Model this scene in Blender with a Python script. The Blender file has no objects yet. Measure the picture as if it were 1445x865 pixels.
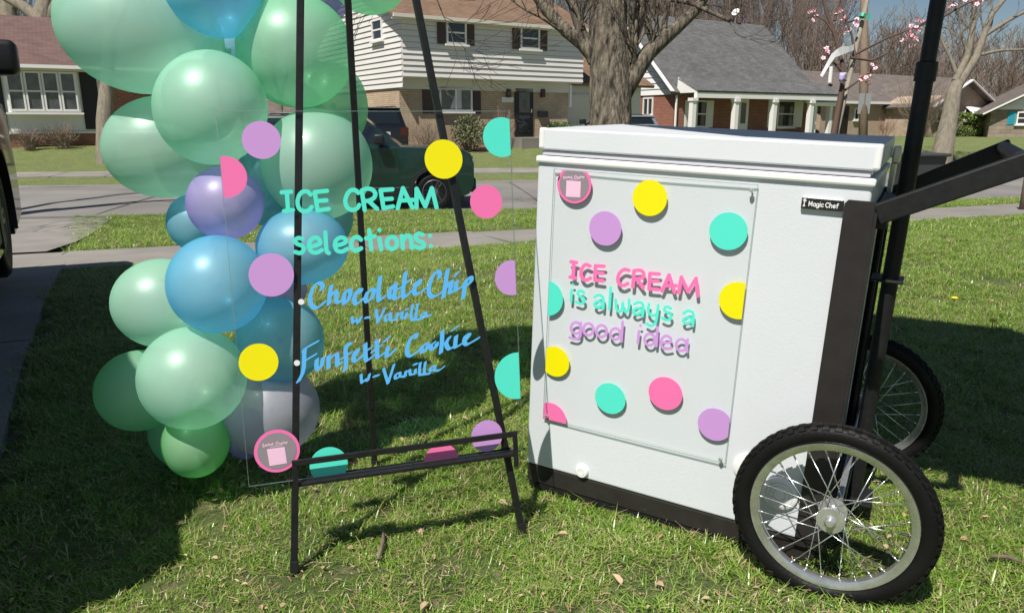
import bpy, bmesh, math, random
import numpy as np
from mathutils import Vector, Matrix, noise as mnoise
R = math.radians
random.seed(7)
rng = np.random.default_rng(11)
scene = bpy.context.scene
COL = scene.collection

# ------------------------------------------------------------------ camera
FPX, CX, CY = 1051.0, 722.5, 432.5          # focal length and centre in photo pixels (1445 wide)
PITCH = math.atan((CY - 172.0) / FPX)
CAM = np.array([0.0, 0.0, 1.0])
cam_d = bpy.data.cameras.new('camera'); cam = bpy.data.objects.new('camera', cam_d); COL.objects.link(cam)
cam_d.sensor_width = 36; cam_d.lens = 36 * FPX / 1445
cam_d.clip_start = 0.05; cam_d.clip_end = 2000
cam.location = CAM; cam.rotation_euler = (math.pi / 2 - PITCH, 0, 0)
scene.camera = cam
scene.render.resolution_x, scene.render.resolution_y = 1024, 612

# ------------------------------------------------------------------ sky, sun, exposure
LDIR = np.array([0.33, 0.57, -1.0])          # the way sunlight travels
world = bpy.data.worlds.new('World'); scene.world = world; world.use_nodes = True
wn = world.node_tree; wn.nodes.clear()
sky = wn.nodes.new('ShaderNodeTexSky'); sky.sky_type = 'NISHITA'; sky.sun_disc = False
sky.sun_elevation = math.atan2(1.0, math.hypot(LDIR[0], LDIR[1]))
sky.sun_rotation = math.atan2(-LDIR[0], -LDIR[1])
sky.air_density = 1.0; sky.dust_density = 0.3; sky.ozone_density = 2.2
bg = wn.nodes.new('ShaderNodeBackground'); bg.inputs[1].default_value = 0.05
wo = wn.nodes.new('ShaderNodeOutputWorld')
wn.links.new(sky.outputs[0], bg.inputs[0]); wn.links.new(bg.outputs[0], wo.inputs[0])
sun_d = bpy.data.lights.new('sun', 'SUN'); sun_d.energy = 5.0; sun_d.angle = R(0.53); sun_d.color = (1.0, 0.95, 0.87)
sun = bpy.data.objects.new('sun', sun_d); COL.objects.link(sun); sun.location = (-8, -14, 25)
sun.rotation_euler = Vector(LDIR).to_track_quat('-Z', 'Y').to_euler()
scene.view_settings.view_transform = 'Standard'; scene.view_settings.look = 'None'
scene.view_settings.exposure = 0.28; scene.view_settings.gamma = 1.0
scene.view_settings.use_curve_mapping = False
scene.cycles.transparent_max_bounces = 24
scene.cycles.max_bounces = 8

# ------------------------------------------------------------------ geometry helpers
cP, sP = math.cos(PITCH), math.sin(PITCH)
AX_R = np.array([1.0, 0, 0]); AX_F = np.array([0, cP, -sP]); AX_U = np.array([0, sP, cP])
def ray(x, y): return AX_R * (x - CX) / FPX + AX_U * (CY - y) / FPX + AX_F
def at(x, y, depth): return CAM + ray(x, y) * depth          # a survey point: picture direction and distance in metres
def on_plane(x, y, O, n):
    d = ray(x, y); return CAM + d * (((O - CAM) @ n) / (d @ n))
def nrm(v): v = np.asarray(v, float); return v / np.linalg.norm(v)

# terrain: lawn falls to the street and rises again to the houses opposite
def y_side_near(x): return 8.06 + 0.36 * x
def y_side_far(x): return 9.75 + 0.36 * x
def y_road_near(x): return float(np.interp(x, [-60, -6.7, .24, 9.3, 20, 60], [4.5, 13.44, 14.3, 15.9, 18.6, 30]))
def y_road_far(x): return float(np.interp(x, [-60, -12.8, .4, 16, 60], [13, 20.5, 22.3, 26.6, 41]))
def terrain(x, y):
    a, b, c, d = y_side_near(x), y_side_far(x), y_road_near(x), y_road_far(x)
    if c < b + .6: a, b = c - 2.2, c - .6
    ys = [a - 4.2, a - 2.4, a, b, c - .05, c + .05, d - .05, d + .05, d + 3, d + 9, d + 400]
    zs = [0, -.085, -.30, -.38, -.62, -.74, -.74, -.715, -.47, .10, .14]
    return float(np.interp(y, ys, zs))

class MB:
    """collects verts and faces in world coordinates"""
    def __init__(s): s.v = []; s.f = []
    def add(s, vs, fs):
        o = len(s.v); s.v += [tuple(map(float, p)) for p in vs]; s.f += [tuple(i + o for i in f) for f in fs]; return s
    def quad(s, a, b, c, d): return s.add([a, b, c, d], [(0, 1, 2, 3)])
    def box(s, lo, hi, F=None, bev=0.0, seg=2):
        bm = bmesh.new(); bmesh.ops.create_cube(bm, size=1.0)
        lo = np.array(lo, float); hi = np.array(hi, float); c = (lo + hi) / 2; h = hi - lo
        for v in bm.verts: v.co = Vector((c[0] + v.co.x * h[0], c[1] + v.co.y * h[1], c[2] + v.co.z * h[2]))
        if bev: bmesh.ops.bevel(bm, geom=list(bm.edges), offset=bev, segments=seg, affect='EDGES', profile=0.5)
        bm.verts.index_update()
        vs = [np.array(v.co) for v in bm.verts]; fs = [[v.index for v in f.verts] for f in bm.faces]
        bm.free()
        if F is not None: vs = [F(*p) for p in vs]
        return s.add(vs, fs)
    def bar(s, a, b, wx, wz, side=(1, 0, 0), bev=0.0):
        a = np.array(a, float); b = np.array(b, float); d = b - a; L = np.linalg.norm(d); d = d / L
        x = np.array(side, float); x = nrm(x - d * (x @ d)); z = np.cross(d, x)
        return s.box((-wx / 2, 0, -wz / 2), (wx / 2, L, wz / 2), lambda p, q, r: a + x * p + d * q + z * r, bev)
    def tube(s, pts, rad, n=8, caps=True):
        pts = [np.array(p, float) for p in pts]; m = len(pts)
        if np.isscalar(rad): rad = [rad] * m
        vs = []; fs = []; t0 = nrm(pts[1] - pts[0])
        up = np.array([0, 0, 1.0]) if abs(t0[2]) < .9 else np.array([1.0, 0, 0])
        x = nrm(np.cross(t0, up))
        for i in range(m):
            t = nrm(pts[min(i + 1, m - 1)] - pts[max(i - 1, 0)])
            x = x - t * (x @ t); x = nrm(x); y = np.cross(t, x)
            for k in range(n):
                a = 2 * math.pi * k / n; vs.append(pts[i] + (x * math.cos(a) + y * math.sin(a)) * rad[i])
        for i in range(m - 1):
            for k in range(n):
                k2 = (k + 1) % n; fs.append((i * n + k, i * n + k2, (i + 1) * n + k2, (i + 1) * n + k))
        if caps: fs.append(tuple(range(n))[::-1]); fs.append(tuple((m - 1) * n + k for k in range(n)))
        return s.add(vs, fs)
    def lathe(s, prof, M, n=24, close=False):
        """prof: (radius, along axis z); M maps local xyz to world"""
        vs = []; fs = []; m = len(prof)
        for r, z in prof:
            for k in range(n):
                a = 2 * math.pi * k / n; vs.append(M(r * math.cos(a), r * math.sin(a), z))
        rr = range(m) if close else range(m - 1)
        for i in rr:
            j = (i + 1) % m
            for k in range(n):
                k2 = (k + 1) % n; fs.append((i * n + k, i * n + k2, j * n + k2, j * n + k))
        if not close:
            if prof[0][0] > 1e-4: fs.append(tuple(range(n))[::-1])
            if prof[-1][0] > 1e-4: fs.append(tuple((m - 1) * n + k for k in range(n)))
        return s.add(vs, fs)
    def prism(s, poly, F, d0, d1):
        """poly in (a,b); F(a,b,d)"""
        n = len(poly); vs = [F(a, b, d0) for a, b in poly] + [F(a, b, d1) for a, b in poly]
        fs = [tuple(range(n)), tuple(range(2 * n - 1, n - 1, -1))] + [(i, (i + 1) % n, n + (i + 1) % n, n + i) for i in range(n)]
        return s.add(vs, fs)
    def build(s, name, mat, parent=None, smooth=False, sharp=None):
        me = bpy.data.meshes.new(name)
        b = BASE.get(parent.name, np.zeros(3)) if parent else np.zeros(3)
        me.from_pydata([(p[0] - b[0], p[1] - b[1], p[2] - b[2]) for p in s.v], [], s.f)
        me.validate(); me.update()
        bm = bmesh.new(); bm.from_mesh(me); bmesh.ops.recalc_face_normals(bm, faces=bm.faces); bm.to_mesh(me); bm.free()
        o = bpy.data.objects.new(name, me); COL.objects.link(o)
        if mat: me.materials.append(M_(mat))
        if parent: o.parent = parent; BASE[o.name] = b
        if smooth:
            me.shade_smooth()
            if sharp: me.set_sharp_from_angle(angle=R(sharp))
        return o
BASE = {}
def thing(name, base, label, cat, group=None):
    o = bpy.data.objects.new(name, None); COL.objects.link(o); o.location = tuple(float(c) for c in base)
    o.empty_display_size = .1
    o['label'] = label; o['category'] = cat
    if group: o['group'] = group
    BASE[o.name] = np.array(base, float)
    return o
def tag(o, label, cat, group=None):
    o['label'] = label; o['category'] = cat
    if group: o['group'] = group
    return o
def kind(o, k): o['kind'] = k; return o

# ------------------------------------------------------------------ materials
_M = {}
def M_(n): return _M[n]
def mat(name, col, rough=.6, metal=0., var=None, vscale=8., vdetail=6., bump=0., bscale=60., spec=.5, coat=0., stretch=None, bdist=.02):
    m = bpy.data.materials.new(name); m.use_nodes = True; nt = m.node_tree; N = nt.nodes; Lk = nt.links
    b = N['Principled BSDF']; b.inputs['Roughness'].default_value = rough; b.inputs['Metallic'].default_value = metal
    b.inputs['Specular IOR Level'].default_value = spec
    if coat: b.inputs['Coat Weight'].default_value = coat; b.inputs['Coat Roughness'].default_value = .05
    b.inputs['Base Color'].default_value = (*col, 1)
    tc = N.new('ShaderNodeTexCoord'); vec = tc.outputs['Object']
    if stretch:
        mp = N.new('ShaderNodeMapping'); mp.inputs['Scale'].default_value = stretch; Lk.new(vec, mp.inputs[0]); vec = mp.outputs[0]
    if var:
        nz = N.new('ShaderNodeTexNoise'); nz.inputs['Scale'].default_value = vscale; nz.inputs['Detail'].default_value = vdetail
        Lk.new(vec, nz.inputs['Vector'])
        cr = N.new('ShaderNodeValToRGB'); cr.color_ramp.elements[0].position = .32; cr.color_ramp.elements[1].position = .68
        cr.color_ramp.elements[0].color = (*col, 1); cr.color_ramp.elements[1].color = (*var, 1)
        Lk.new(nz.outputs[0], cr.inputs[0]); Lk.new(cr.outputs[0], b.inputs['Base Color'])
    if bump:
        nb = N.new('ShaderNodeTexNoise'); nb.inputs['Scale'].default_value = bscale; nb.inputs['Detail'].default_value = 4
        Lk.new(vec, nb.inputs['Vector'])
        bp = N.new('ShaderNodeBump'); bp.inputs['Strength'].default_value = bump; bp.inputs['Distance'].default_value = bdist
        Lk.new(nb.outputs[0], bp.inputs['Height']); Lk.new(bp.outputs[0], b.inputs['Normal'])
    _M[name] = m
    return m
def nodes(name): nt = _M[name].node_tree; return nt, nt.nodes, nt.links, nt.nodes['Principled BSDF']

mat('black_steel', (.010, .010, .011), .45, spec=.3, var=(.016, .016, .017), vscale=60, bump=.06, bscale=400)
mat('brown_black_steel', (.022, .019, .018), .42, spec=.35, var=(.028, .025, .024), vscale=25, bump=.08, bscale=500)
mat('freezer_white', (.67, .70, .735), .38, var=(.64, .67, .705), vscale=2, bump=.05, bscale=210)
mat('lid_white', (.71, .74, .775), .38, var=(.67, .70, .735), vscale=3, bump=.03, bscale=150)
mat('seal_grey', (.62, .62, .68), .5)
mat('plastic_black', (.012, .012, .013), .45, bump=.08, bscale=300)
mat('plastic_white', (.82, .82, .82), .35)
mat('chrome', (.70, .70, .71), .20, .75, var=(.60, .60, .60), vscale=60)
mat('aluminium', (.68, .68, .67), .22, .85, var=(.54, .54, .53), vscale=40, bump=.03, bscale=200)
mat('spoke_steel', (.72, .73, .74), .25, .9)
mat('rubber', (.006, .006, .0065), .5, spec=.16, var=(.011, .0105, .010), vscale=14, bump=.1, bscale=160)
mat('umbrella_cloth', (.05, .09, .10), .8, bump=.1, bscale=900)
for n_, c_ in dict(pink=(.93, .19, .47), teal=(.10, .82, .66), lilac=(.62, .33, .72), yellow=(.93, .84, .0), sky_blue=(.12, .50, .98), white_vinyl=(.85, .85, .87), vinyl_grey=(.30, .26, .29), light_pink=(.93, .60, .78)).items():
    mat('vinyl_' + n_, c_, .42, bump=.02, bscale=250)
    nt, N, Lk, b = nodes('vinyl_' + n_)                     # thin film: some sun passes through
    tr = N.new('ShaderNodeBsdfTranslucent'); tr.inputs[0].default_value = (*c_, 1)
    mx = N.new('ShaderNodeMixShader'); mx.inputs[0].default_value = .12; out = N['Material Output']
    Lk.new(b.outputs[0], mx.inputs[1]); Lk.new(tr.outputs[0], mx.inputs[2]); Lk.new(mx.outputs[0], out.inputs[0])

def glassy(name, tint, refl_rough=.02, base=.03, ior=1.45):
    m = bpy.data.materials.new(name); m.use_nodes = True; nt = m.node_tree; N = nt.nodes; N.clear(); Lk = nt.links
    t = N.new('ShaderNodeBsdfTransparent'); t.inputs[0].default_value = (*tint, 1)
    g = N.new('ShaderNodeBsdfGlossy'); g.inputs['Roughness'].default_value = refl_rough
    fr = N.new('ShaderNodeMapRange'); lw = N.new('ShaderNodeLayerWeight'); lw.inputs[0].default_value = .5      # pane reflects little head-on, more at a glance
    pw = N.new('ShaderNodeMath'); pw.operation = 'POWER'; pw.inputs[1].default_value = 4.0; Lk.new(lw.outputs['Facing'], pw.inputs[0]); Lk.new(pw.outputs[0], fr.inputs['Value'])
    fr.inputs['To Min'].default_value = base; fr.inputs['To Max'].default_value = .5
    mx = N.new('ShaderNodeMixShader'); o = N.new('ShaderNodeOutputMaterial')
    Lk.new(fr.outputs[0], mx.inputs[0]); Lk.new(t.outputs[0], mx.inputs[1]); Lk.new(g.outputs[0], mx.inputs[2]); Lk.new(mx.outputs[0], o.inputs[0])
    _M[name] = m
glassy('acrylic', (.993, .997, .995), .015, base=.006)
glassy('acrylic_edge', (.80, .88, .85), .45, base=.35)
mat('window_glass', (.016, .02, .024), .06, spec=.9)
mat('window_glass_pale', (.10, .115, .12), .08, spec=.9, var=(.03, .035, .04), vscale=3)

def balloon_mat(name, col, trl=.45):
    m = bpy.data.materials.new(name); m.use_nodes = True; nt = m.node_tree; N = nt.nodes; Lk = nt.links
    b = N['Principled BSDF']; b.inputs['Base Color'].default_value = (*col, 1); b.inputs['Roughness'].default_value = .33
    b.inputs['Metallic'].default_value = .12; b.inputs['Specular IOR Level'].default_value = .6
    b.inputs['Coat Weight'].default_value = .10; b.inputs['Coat Roughness'].default_value = .10
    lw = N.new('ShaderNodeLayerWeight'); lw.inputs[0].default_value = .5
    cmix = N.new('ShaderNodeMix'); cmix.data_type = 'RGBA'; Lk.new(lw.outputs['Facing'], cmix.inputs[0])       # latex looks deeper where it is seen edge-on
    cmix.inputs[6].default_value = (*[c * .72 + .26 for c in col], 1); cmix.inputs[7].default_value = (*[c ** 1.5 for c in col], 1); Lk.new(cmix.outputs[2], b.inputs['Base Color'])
    t = N.new('ShaderNodeBsdfTranslucent'); t.inputs[0].default_value = (*[min(1, c * 1.05) for c in col], 1)
    tp = N.new('ShaderNodeBsdfTransparent'); tp.inputs[0].default_value = (*[c ** .5 for c in col], 1)
    m1 = N.new('ShaderNodeMixShader'); m1.inputs[0].default_value = trl
    m2 = N.new('ShaderNodeMixShader'); m2.inputs[0].default_value = .36
    o = N['Material Output']
    nz = N.new('ShaderNodeTexNoise'); nz.inputs['Scale'].default_value = 9; nz.inputs['Detail'].default_value = 3
    tc = N.new('ShaderNodeTexCoord'); Lk.new(tc.outputs['Object'], nz.inputs['Vector'])
    mr = N.new('ShaderNodeMapRange'); mr.inputs['To Min'].default_value = .30; mr.inputs['To Max'].default_value = .50
    Lk.new(nz.outputs[0], mr.inputs['Value']); Lk.new(mr.outputs[0], b.inputs['Roughness'])
    bp = N.new('ShaderNodeBump'); bp.inputs['Strength'].default_value = .05; bp.inputs['Distance'].default_value = .02
    Lk.new(nz.outputs[0], bp.inputs['Height']); Lk.new(bp.outputs[0], b.inputs['Normal'])
    Lk.new(cmix.outputs[2], t.inputs[0]); Lk.new(b.outputs[0], m1.inputs[1]); Lk.new(t.outputs[0], m1.inputs[2]); Lk.new(m1.outputs[0], m2.inputs[1]); Lk.new(tp.outputs[0], m2.inputs[2]); Lk.new(m2.outputs[0], o.inputs[0])
    _M[name] = m
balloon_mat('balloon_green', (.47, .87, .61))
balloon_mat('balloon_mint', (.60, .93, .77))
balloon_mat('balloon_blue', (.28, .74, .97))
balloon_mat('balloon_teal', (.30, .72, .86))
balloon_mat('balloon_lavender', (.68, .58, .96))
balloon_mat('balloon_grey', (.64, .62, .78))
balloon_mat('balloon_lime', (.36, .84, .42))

mat('concrete', (.27, .25, .225), .85, var=(.19, .18, .16), vscale=1.3, vdetail=10, bump=.25, bscale=40)
mat('road_concrete', (.235, .22, .205), .88, var=(.155, .147, .138), vscale=.55, vdetail=12, bump=.2, bscale=30)
mat('soil', (.07, .05, .032), .95, var=(.11, .08, .05), vscale=10, bump=.5, bscale=30)
mat('bark_oak', (.022, .018, .014), .95, var=(.235, .198, .148), vscale=6, vdetail=10, bump=1.0, bscale=10, stretch=(2.6, 2.6, .35), bdist=.08)
mat('bark_grey', (.16, .14, .11), .95, var=(.26, .225, .17), vscale=6, vdetail=8, bump=.6, bscale=20, stretch=(2, 2, .5))
mat('bark_dark', (.045, .036, .030), .95, var=(.09, .07, .055), vscale=8, bump=.5, bscale=25)
mat('woodland_bark', (.13, .095, .080), .95, var=(.22, .165, .14), vscale=.15)
mat('twig', (.10, .06, .045), .85)
mat('stake_wood', (.36, .32, .26), .8, var=(.26, .22, .17), vscale=12, stretch=(4, 4, .6))
mat('pole_wood', (.17, .125, .09), .9, var=(.23, .17, .125), vscale=6, stretch=(4, 4, .4))
mat('petal', (.90, .60, .66), .6)
mat('petal_deep', (.72, .22, .32), .6)
mat('ribbon_white', (.82, .82, .84), .45)
mat('tag_lavender', (.42, .38, .62), .5)
mat('tie_green', (.02, .34, .22), .5)
mat('dandelion', (.85, .60, .02), .7)
mat('stem_green', (.10, .22, .04), .7)
mat('dry_leaf', (.28, .17, .09), .8, var=(.55, .44, .28), vscale=9)
mat('stick', (.10, .075, .055), .9, var=(.2, .15, .11), vscale=20)
mat('siding_cream', (.70, .675, .65), .6, var=(.66, .635, .605), vscale=1.2)
mat('siding_gap', (.24, .21, .19), .9)
mat('siding_white', (.80, .80, .80), .55, var=(.75, .75, .75), vscale=1)
mat('trim_white', (.80, .79, .77), .5)
mat('trim_cream', (.66, .62, .54), .6)
mat('shutter_brown', (.07, .045, .040), .6)
mat('shutter_black', (.015, .015, .018), .5)
mat('shutter_white', (.74, .74, .72), .55)
mat('shutter_teal', (.02, .30, .38), .55)
mat('door_dark', (.014, .012, .012), .35)
mat('curtain', (.55, .56, .56), .8)
mat('mulch', (.10, .045, .03), .95, var=(.16, .08, .05), vscale=9, bump=.5, bscale=30)
def shingle(name, c1, c2, sc=3.0):
    mat(name, c1, .9); nt, N, Lk, b = nodes(name)
    tc = N['Texture Coordinate']; br = N.new('ShaderNodeTexBrick'); br.inputs['Scale'].default_value = sc
    br.inputs['Color1'].default_value = (*c1, 1); br.inputs['Color2'].default_value = (*c2, 1); br.inputs['Mortar'].default_value = (*[c * .55 for c in c1], 1)
    br.inputs['Mortar Size'].default_value = .018; br.inputs['Brick Width'].default_value = .9; br.inputs['Row Height'].default_value = .42; br.inputs['Bias'].default_value = -.1
    Lk.new(tc.outputs['UV'], br.inputs['Vector'])
    nz = N.new('ShaderNodeTexNoise'); nz.inputs['Scale'].default_value = 1.5; nz.inputs['Detail'].default_value = 8; Lk.new(tc.outputs['Object'], nz.inputs['Vector'])
    mx = N.new('ShaderNodeMix'); mx.data_type = 'RGBA'; mx.blend_type = 'MULTIPLY'; mx.inputs[0].default_value = .55
    cr = N.new('ShaderNodeValToRGB'); cr.color_ramp.elements[0].position = .3; cr.color_ramp.elements[0].color = (.55, .55, .55, 1); cr.color_ramp.elements[1].position = .7
    Lk.new(nz.outputs[0], cr.inputs[0]); Lk.new(br.outputs[0], mx.inputs[6]); Lk.new(cr.outputs[0], mx.inputs[7]); Lk.new(mx.outputs[2], b.inputs['Base Color'])
    bp = N.new('ShaderNodeBump'); bp.inputs['Strength'].default_value = .4; bp.inputs['Distance'].default_value = .02; Lk.new(br.outputs['Fac'], bp.inputs['Height']); bp.invert = True; Lk.new(bp.outputs[0], b.inputs['Normal'])
shingle('roof_brown', (.19, .118, .075), (.25, .16, .105))
shingle('roof_red_brown', (.145, .085, .075), (.185, .115, .10))
shingle('roof_grey', (.115, .115, .115), (.165, .165, .165))
shingle('roof_tan_grey', (.15, .125, .11), (.20, .17, .15))
def brick(name, c1, c2, mort, w=.22, h=.075):
    shingle(name, c1, c2, 1.0); nt, N, Lk, b = nodes(name); br = N['Brick Texture']
    br.inputs['Mortar'].default_value = (*mort, 1); br.inputs['Brick Width'].default_value = w; br.inputs['Row Height'].default_value = h; br.inputs['Mortar Size'].default_value = .008
brick('brick_tan', (.62, .47, .32), (.52, .385, .26), (.36, .27, .19), .32, .075)
brick('brick_red', (.27, .085, .05), (.36, .13, .085), (.33, .26, .22))
brick('brick_beige', (.52, .40, .30), (.45, .335, .25), (.42, .34, .27))
brick('stone_tan', (.34, .28, .22), (.22, .18, .14), (.15, .12, .10), .55, .22)
# ------------------------------------------------------------------ setting: ground, street, pavements
def metre_uv(o):
    me = o.data; uv = me.uv_layers.new(name='UVMap').data
    for p in me.polygons:
        n = np.array(p.normal); h = np.cross([0, 0, 1.0], n)
        if np.linalg.norm(h) < 1e-3: h = np.array([1.0, 0, 0])
        h = nrm(h); k = np.cross(n, h)
        for li in p.loop_indices:
            c = np.array(me.vertices[me.loops[li].vertex_index].co); uv[li].uv = (c @ h, c @ k)
    return o

def drive_right(y): return float(np.interp(y, [-3, 1.0, 2.15, 6.3, 7.9], [1.2, -.98, -1.6, -3.9, -4.75]))
def paved(x, y, m=0.0):
    if y_side_near(x) - m < y < y_side_far(x) + m and x < 40: return True
    if y_road_near(x) - m < y < y_road_far(x) + m: return True
    if y < 7.9 and x < drive_right(y) + m: return True
    if 7 < y < y_road_near(x) and x < np.interp(y, [7.2, 8.2, 12.6], [-4.55, -4.9, -7.5]) + m and x > -13 - m: return True
    return False
xs = np.unique(np.concatenate([np.linspace(-400, -40, 10), np.linspace(-40, -12, 40), np.linspace(-12, 16, 113), np.linspace(16, 60, 50), np.linspace(60, 400, 10)]).round(3))
ys = np.unique(np.concatenate([np.linspace(-120, -6, 8), np.linspace(-6, 34, 161), np.linspace(34, 70, 40), np.linspace(70, 500, 12)]).round(3))
g = MB(); nx = len(xs)
for y in ys:
    for x in xs:
        z = terrain(x, y)
        if paved(x, y, -.02): z -= .06
        elif y < 7: z += .012 * mnoise.noise(Vector((x * 1.1, y * 1.1, 0)))* min(1, max(0, (y - 3) / 2)) 
        g.v.append((x, y, z))
for j in range(len(ys) - 1):
    for i in range(nx - 1): g.f.append((j * nx + i, j * nx + i + 1, (j + 1) * nx + i + 1, (j + 1) * nx + i))
# lawn material: green sward with thin earthy patches and straw
m = mat('lawn', (.06, .105, .022), .95); nt, N, Lk, b = nodes('lawn')
tc = N['Texture Coordinate']
def NZ(sc, det=6, rough=.6):
    n = N.new('ShaderNodeTexNoise'); n.inputs['Scale'].default_value = sc; n.inputs['Detail'].default_value = det; n.inputs['Roughness'].default_value = rough
    Lk.new(tc.outputs['Object'], n.inputs['Vector']); return n
def RAMP(src, p0, c0, p1, c1):
    r = N.new('ShaderNodeValToRGB'); r.color_ramp.elements[0].position = p0; r.color_ramp.elements[1].position = p1
    r.color_ramp.elements[0].color = (*c0, 1); r.color_ramp.elements[1].color = (*c1, 1); Lk.new(src.outputs[0], r.inputs[0]); return r
def MIX(fac, a, b_):
    x = N.new('ShaderNodeMix'); x.data_type = 'RGBA'; Lk.new(fac.outputs[0], x.inputs[0]); Lk.new(a, x.inputs[6]); Lk.new(b_, x.inputs[7]); return x
fine = RAMP(NZ(38, 8, .75), .30, (.055, .09, .02), .72, (.24, .29, .085))
mid = RAMP(NZ(2.2, 6, .7), .35, (.085, .155, .028), .68, (.22, .26, .08))
g1 = N.new('ShaderNodeMix'); g1.data_type = 'RGBA'; g1.inputs[0].default_value = .5; Lk.new(fine.outputs[0], g1.inputs[6]); Lk.new(mid.outputs[0], g1.inputs[7])
straw = RAMP(NZ(14, 8, .7), .52, (0, 0, 0), .66, (1, 1, 1))
sc_ = N.new('ShaderNodeRGB'); sc_.outputs[0].default_value = (.36, .29, .17, 1)
g2 = MIX(straw, g1.outputs[2], sc_.outputs[0])
earth = RAMP(NZ(1.7, 8, .65), .60, (0, 0, 0), .70, (1, 1, 1))
ec = N.new('ShaderNodeRGB'); ec.outputs[0].default_value = (.20, .15, .10, 1)
g3 = MIX(earth, g2.outputs[2], ec.outputs[0])
Lk.new(g3.outputs[2], b.inputs['Base Color'])
bp = N.new('ShaderNodeBump'); bp.inputs['Strength'].default_value = .9; bp.inputs['Distance'].default_value = .05
Lk.new(NZ(55, 6, .8).outputs[0], bp.inputs['Height']); Lk.new(bp.outputs[0], b.inputs['Normal'])
kind(g.build('ground', 'lawn', smooth=True), 'structure')

# street: cast concrete with joints
rd = MB(); X = np.concatenate([np.linspace(-60, -14, 12), np.linspace(-13, 18, 32), np.linspace(20, 60, 11)])
for x in X:
    for t in np.linspace(0, 1, 6):
        y = y_road_near(x) * (1 - t) + y_road_far(x) * t; rd.v.append((x, y, -.735 + .05 * (1 - (2 * t - 1) ** 2)))
for i in range(len(X) - 1):
    for j in range(5): a = i * 6 + j; rd.f.append((a, a + 6, a + 7, a + 1))
street = kind(rd.build('street', 'road_concrete', smooth=True), 'structure')
# tar-sealed joints of the street
mat('tar', (.09, .085, .08), .85)
def rz(x, y):
    a, b_ = y_road_near(x), y_road_far(x); t = (y - a) / (b_ - a); return -.735 + .05 * (1 - (2 * t - 1) ** 2)
for k in range(-6, 7):
    x0 = k * 4.3 + .8; j = MB()
    for t in np.linspace(0.02, .98, 14):
        x = x0 - .9 * t; y = y_road_near(x) * (1 - t) + y_road_far(x) * t; z = rz(x, y) + .006 + .012 * (1 - abs(2 * t - 1)) * .3; wv = .016 + .006 * math.sin(9 * t + k)
        j.v += [(x - wv, y, z), (x + wv, y, z)]
    j.f = [(2 * i, 2 * i + 1, 2 * i + 3, 2 * i + 2) for i in range(13)]
    j.build('road_joint', 'tar', street)
# kerbs on both sides
for nm, fy, sgn, kh in (('kerb', y_road_near, -1, 0), ('kerb', y_road_far, 1, -.085)):
    kb = MB(); XX = np.linspace(-45, 45, 91)
    for x in XX:
        y = fy(x)
        for dy, z in ((0, -.80), (0, -.635 + kh), (sgn * .03, -.615 + kh), (sgn * .16, -.612 + kh), (sgn * .16, -.80)): kb.v.append((x, y + dy, z))
    for i in range(90):
        for j in range(4): a = i * 5 + j; kb.f.append((a, a + 5, a + 6, a + 1))
    kind(kb.build(nm, 'road_concrete'), 'structure')
# near pavement, one slab at a time
pv = bpy.data.objects.new('pavement', None); COL.objects.link(pv); kind(pv, 'structure')
d_s = nrm([1, .36, 0]); n_s = nrm([-.36, 1, 0])
o_s = np.array([0, 8.06, 0]); wid = (9.75 - 8.06) * d_s[0]
for k in range(-9, 14):
    a0, a1 = k * 1.52 + .012, (k + 1) * 1.52 - .012; sl = MB(); tilt = rng.normal(0, .006)
    c = [o_s + d_s * a + n_s * (bb + .03) for a in (a0, a1) for bb in (0, wid - .06)]
    if max(p[0] for p in c) < -14: continue
    top = [np.array([p[0], p[1], terrain(p[0], p[1]) + .012 + tilt * (1 if i % 2 else -1)]) for i, p in enumerate(c)]
    bot = [p - np.array([0, 0, .12]) for p in top]
    sl.add(top + bot, [(0, 2, 3, 1), (4, 5, 7, 6), (0, 1, 5, 4), (1, 3, 7, 5), (3, 2, 6, 7), (2, 0, 4, 6)])
    sl.build('slab', 'concrete', pv)
# driveway beside the lawn and its apron to the street
dv = bpy.data.objects.new('driveway', None); COL.objects.link(dv); kind(dv, 'structure')
e2 = nrm([-.485, .875, 0])
yc = [-3, 1.0, 3.4, 5.7, 7.75]
for i in range(4):
    y0, y1 = yc[i] + .012, yc[i + 1] - .012; sl = MB(); vs = []
    for yy in np.linspace(y0, y1, 5):
        xr = drive_right(yy)
        for q in np.linspace(0, 1, 5):
            x = xr - q * 5.6; y = yy - q * 2.6; vs.append(np.array([x, y, terrain(x, y) + .012]))
    fs = []
    for a in range(4):
        for c in range(4): k = a * 5 + c; fs.append((k, k + 1, k + 6, k + 5))
    sl.add(vs, fs)
    rim = [k for k in range(5)] + [k * 5 + 4 for k in range(1, 5)] + [20 + k for k in range(3, -1, -1)] + [k * 5 for k in range(3, 0, -1)]
    lo = [vs[k] - np.array([0, 0, .12]) for k in rim]; up = [vs[k] for k in rim]; n = len(rim)
    sl.add(up + lo, [(k, (k + 1) % n, n + (k + 1) % n, n + k) for k in range(n)])
    sl.build('slab', 'concrete', dv)
ap = MB(); vs = []
for t in np.linspace(0, 1, 7):
    xr = -5.05 - 2.2 * t ** 1.3; xl = -11.8 - 1.2 * t
    for q in np.linspace(0, 1, 6):
        x = xr * (1 - q) + xl * q; y = (y_side_far(x) + .05) * (1 - t) + (y_road_near(x) + .25) * t
        vs.append(np.array([x, y, max(terrain(x, y), -.74 + .0) + .02]))
fs = [(a * 6 + c, a * 6 + c + 1, a * 6 + c + 7, a * 6 + c + 6) for a in range(6) for c in range(5)]
ap.add(vs, fs); ap.add([v - np.array([0, 0, .1]) for v in vs], fs); ap.build('apron', 'concrete', dv)
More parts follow.
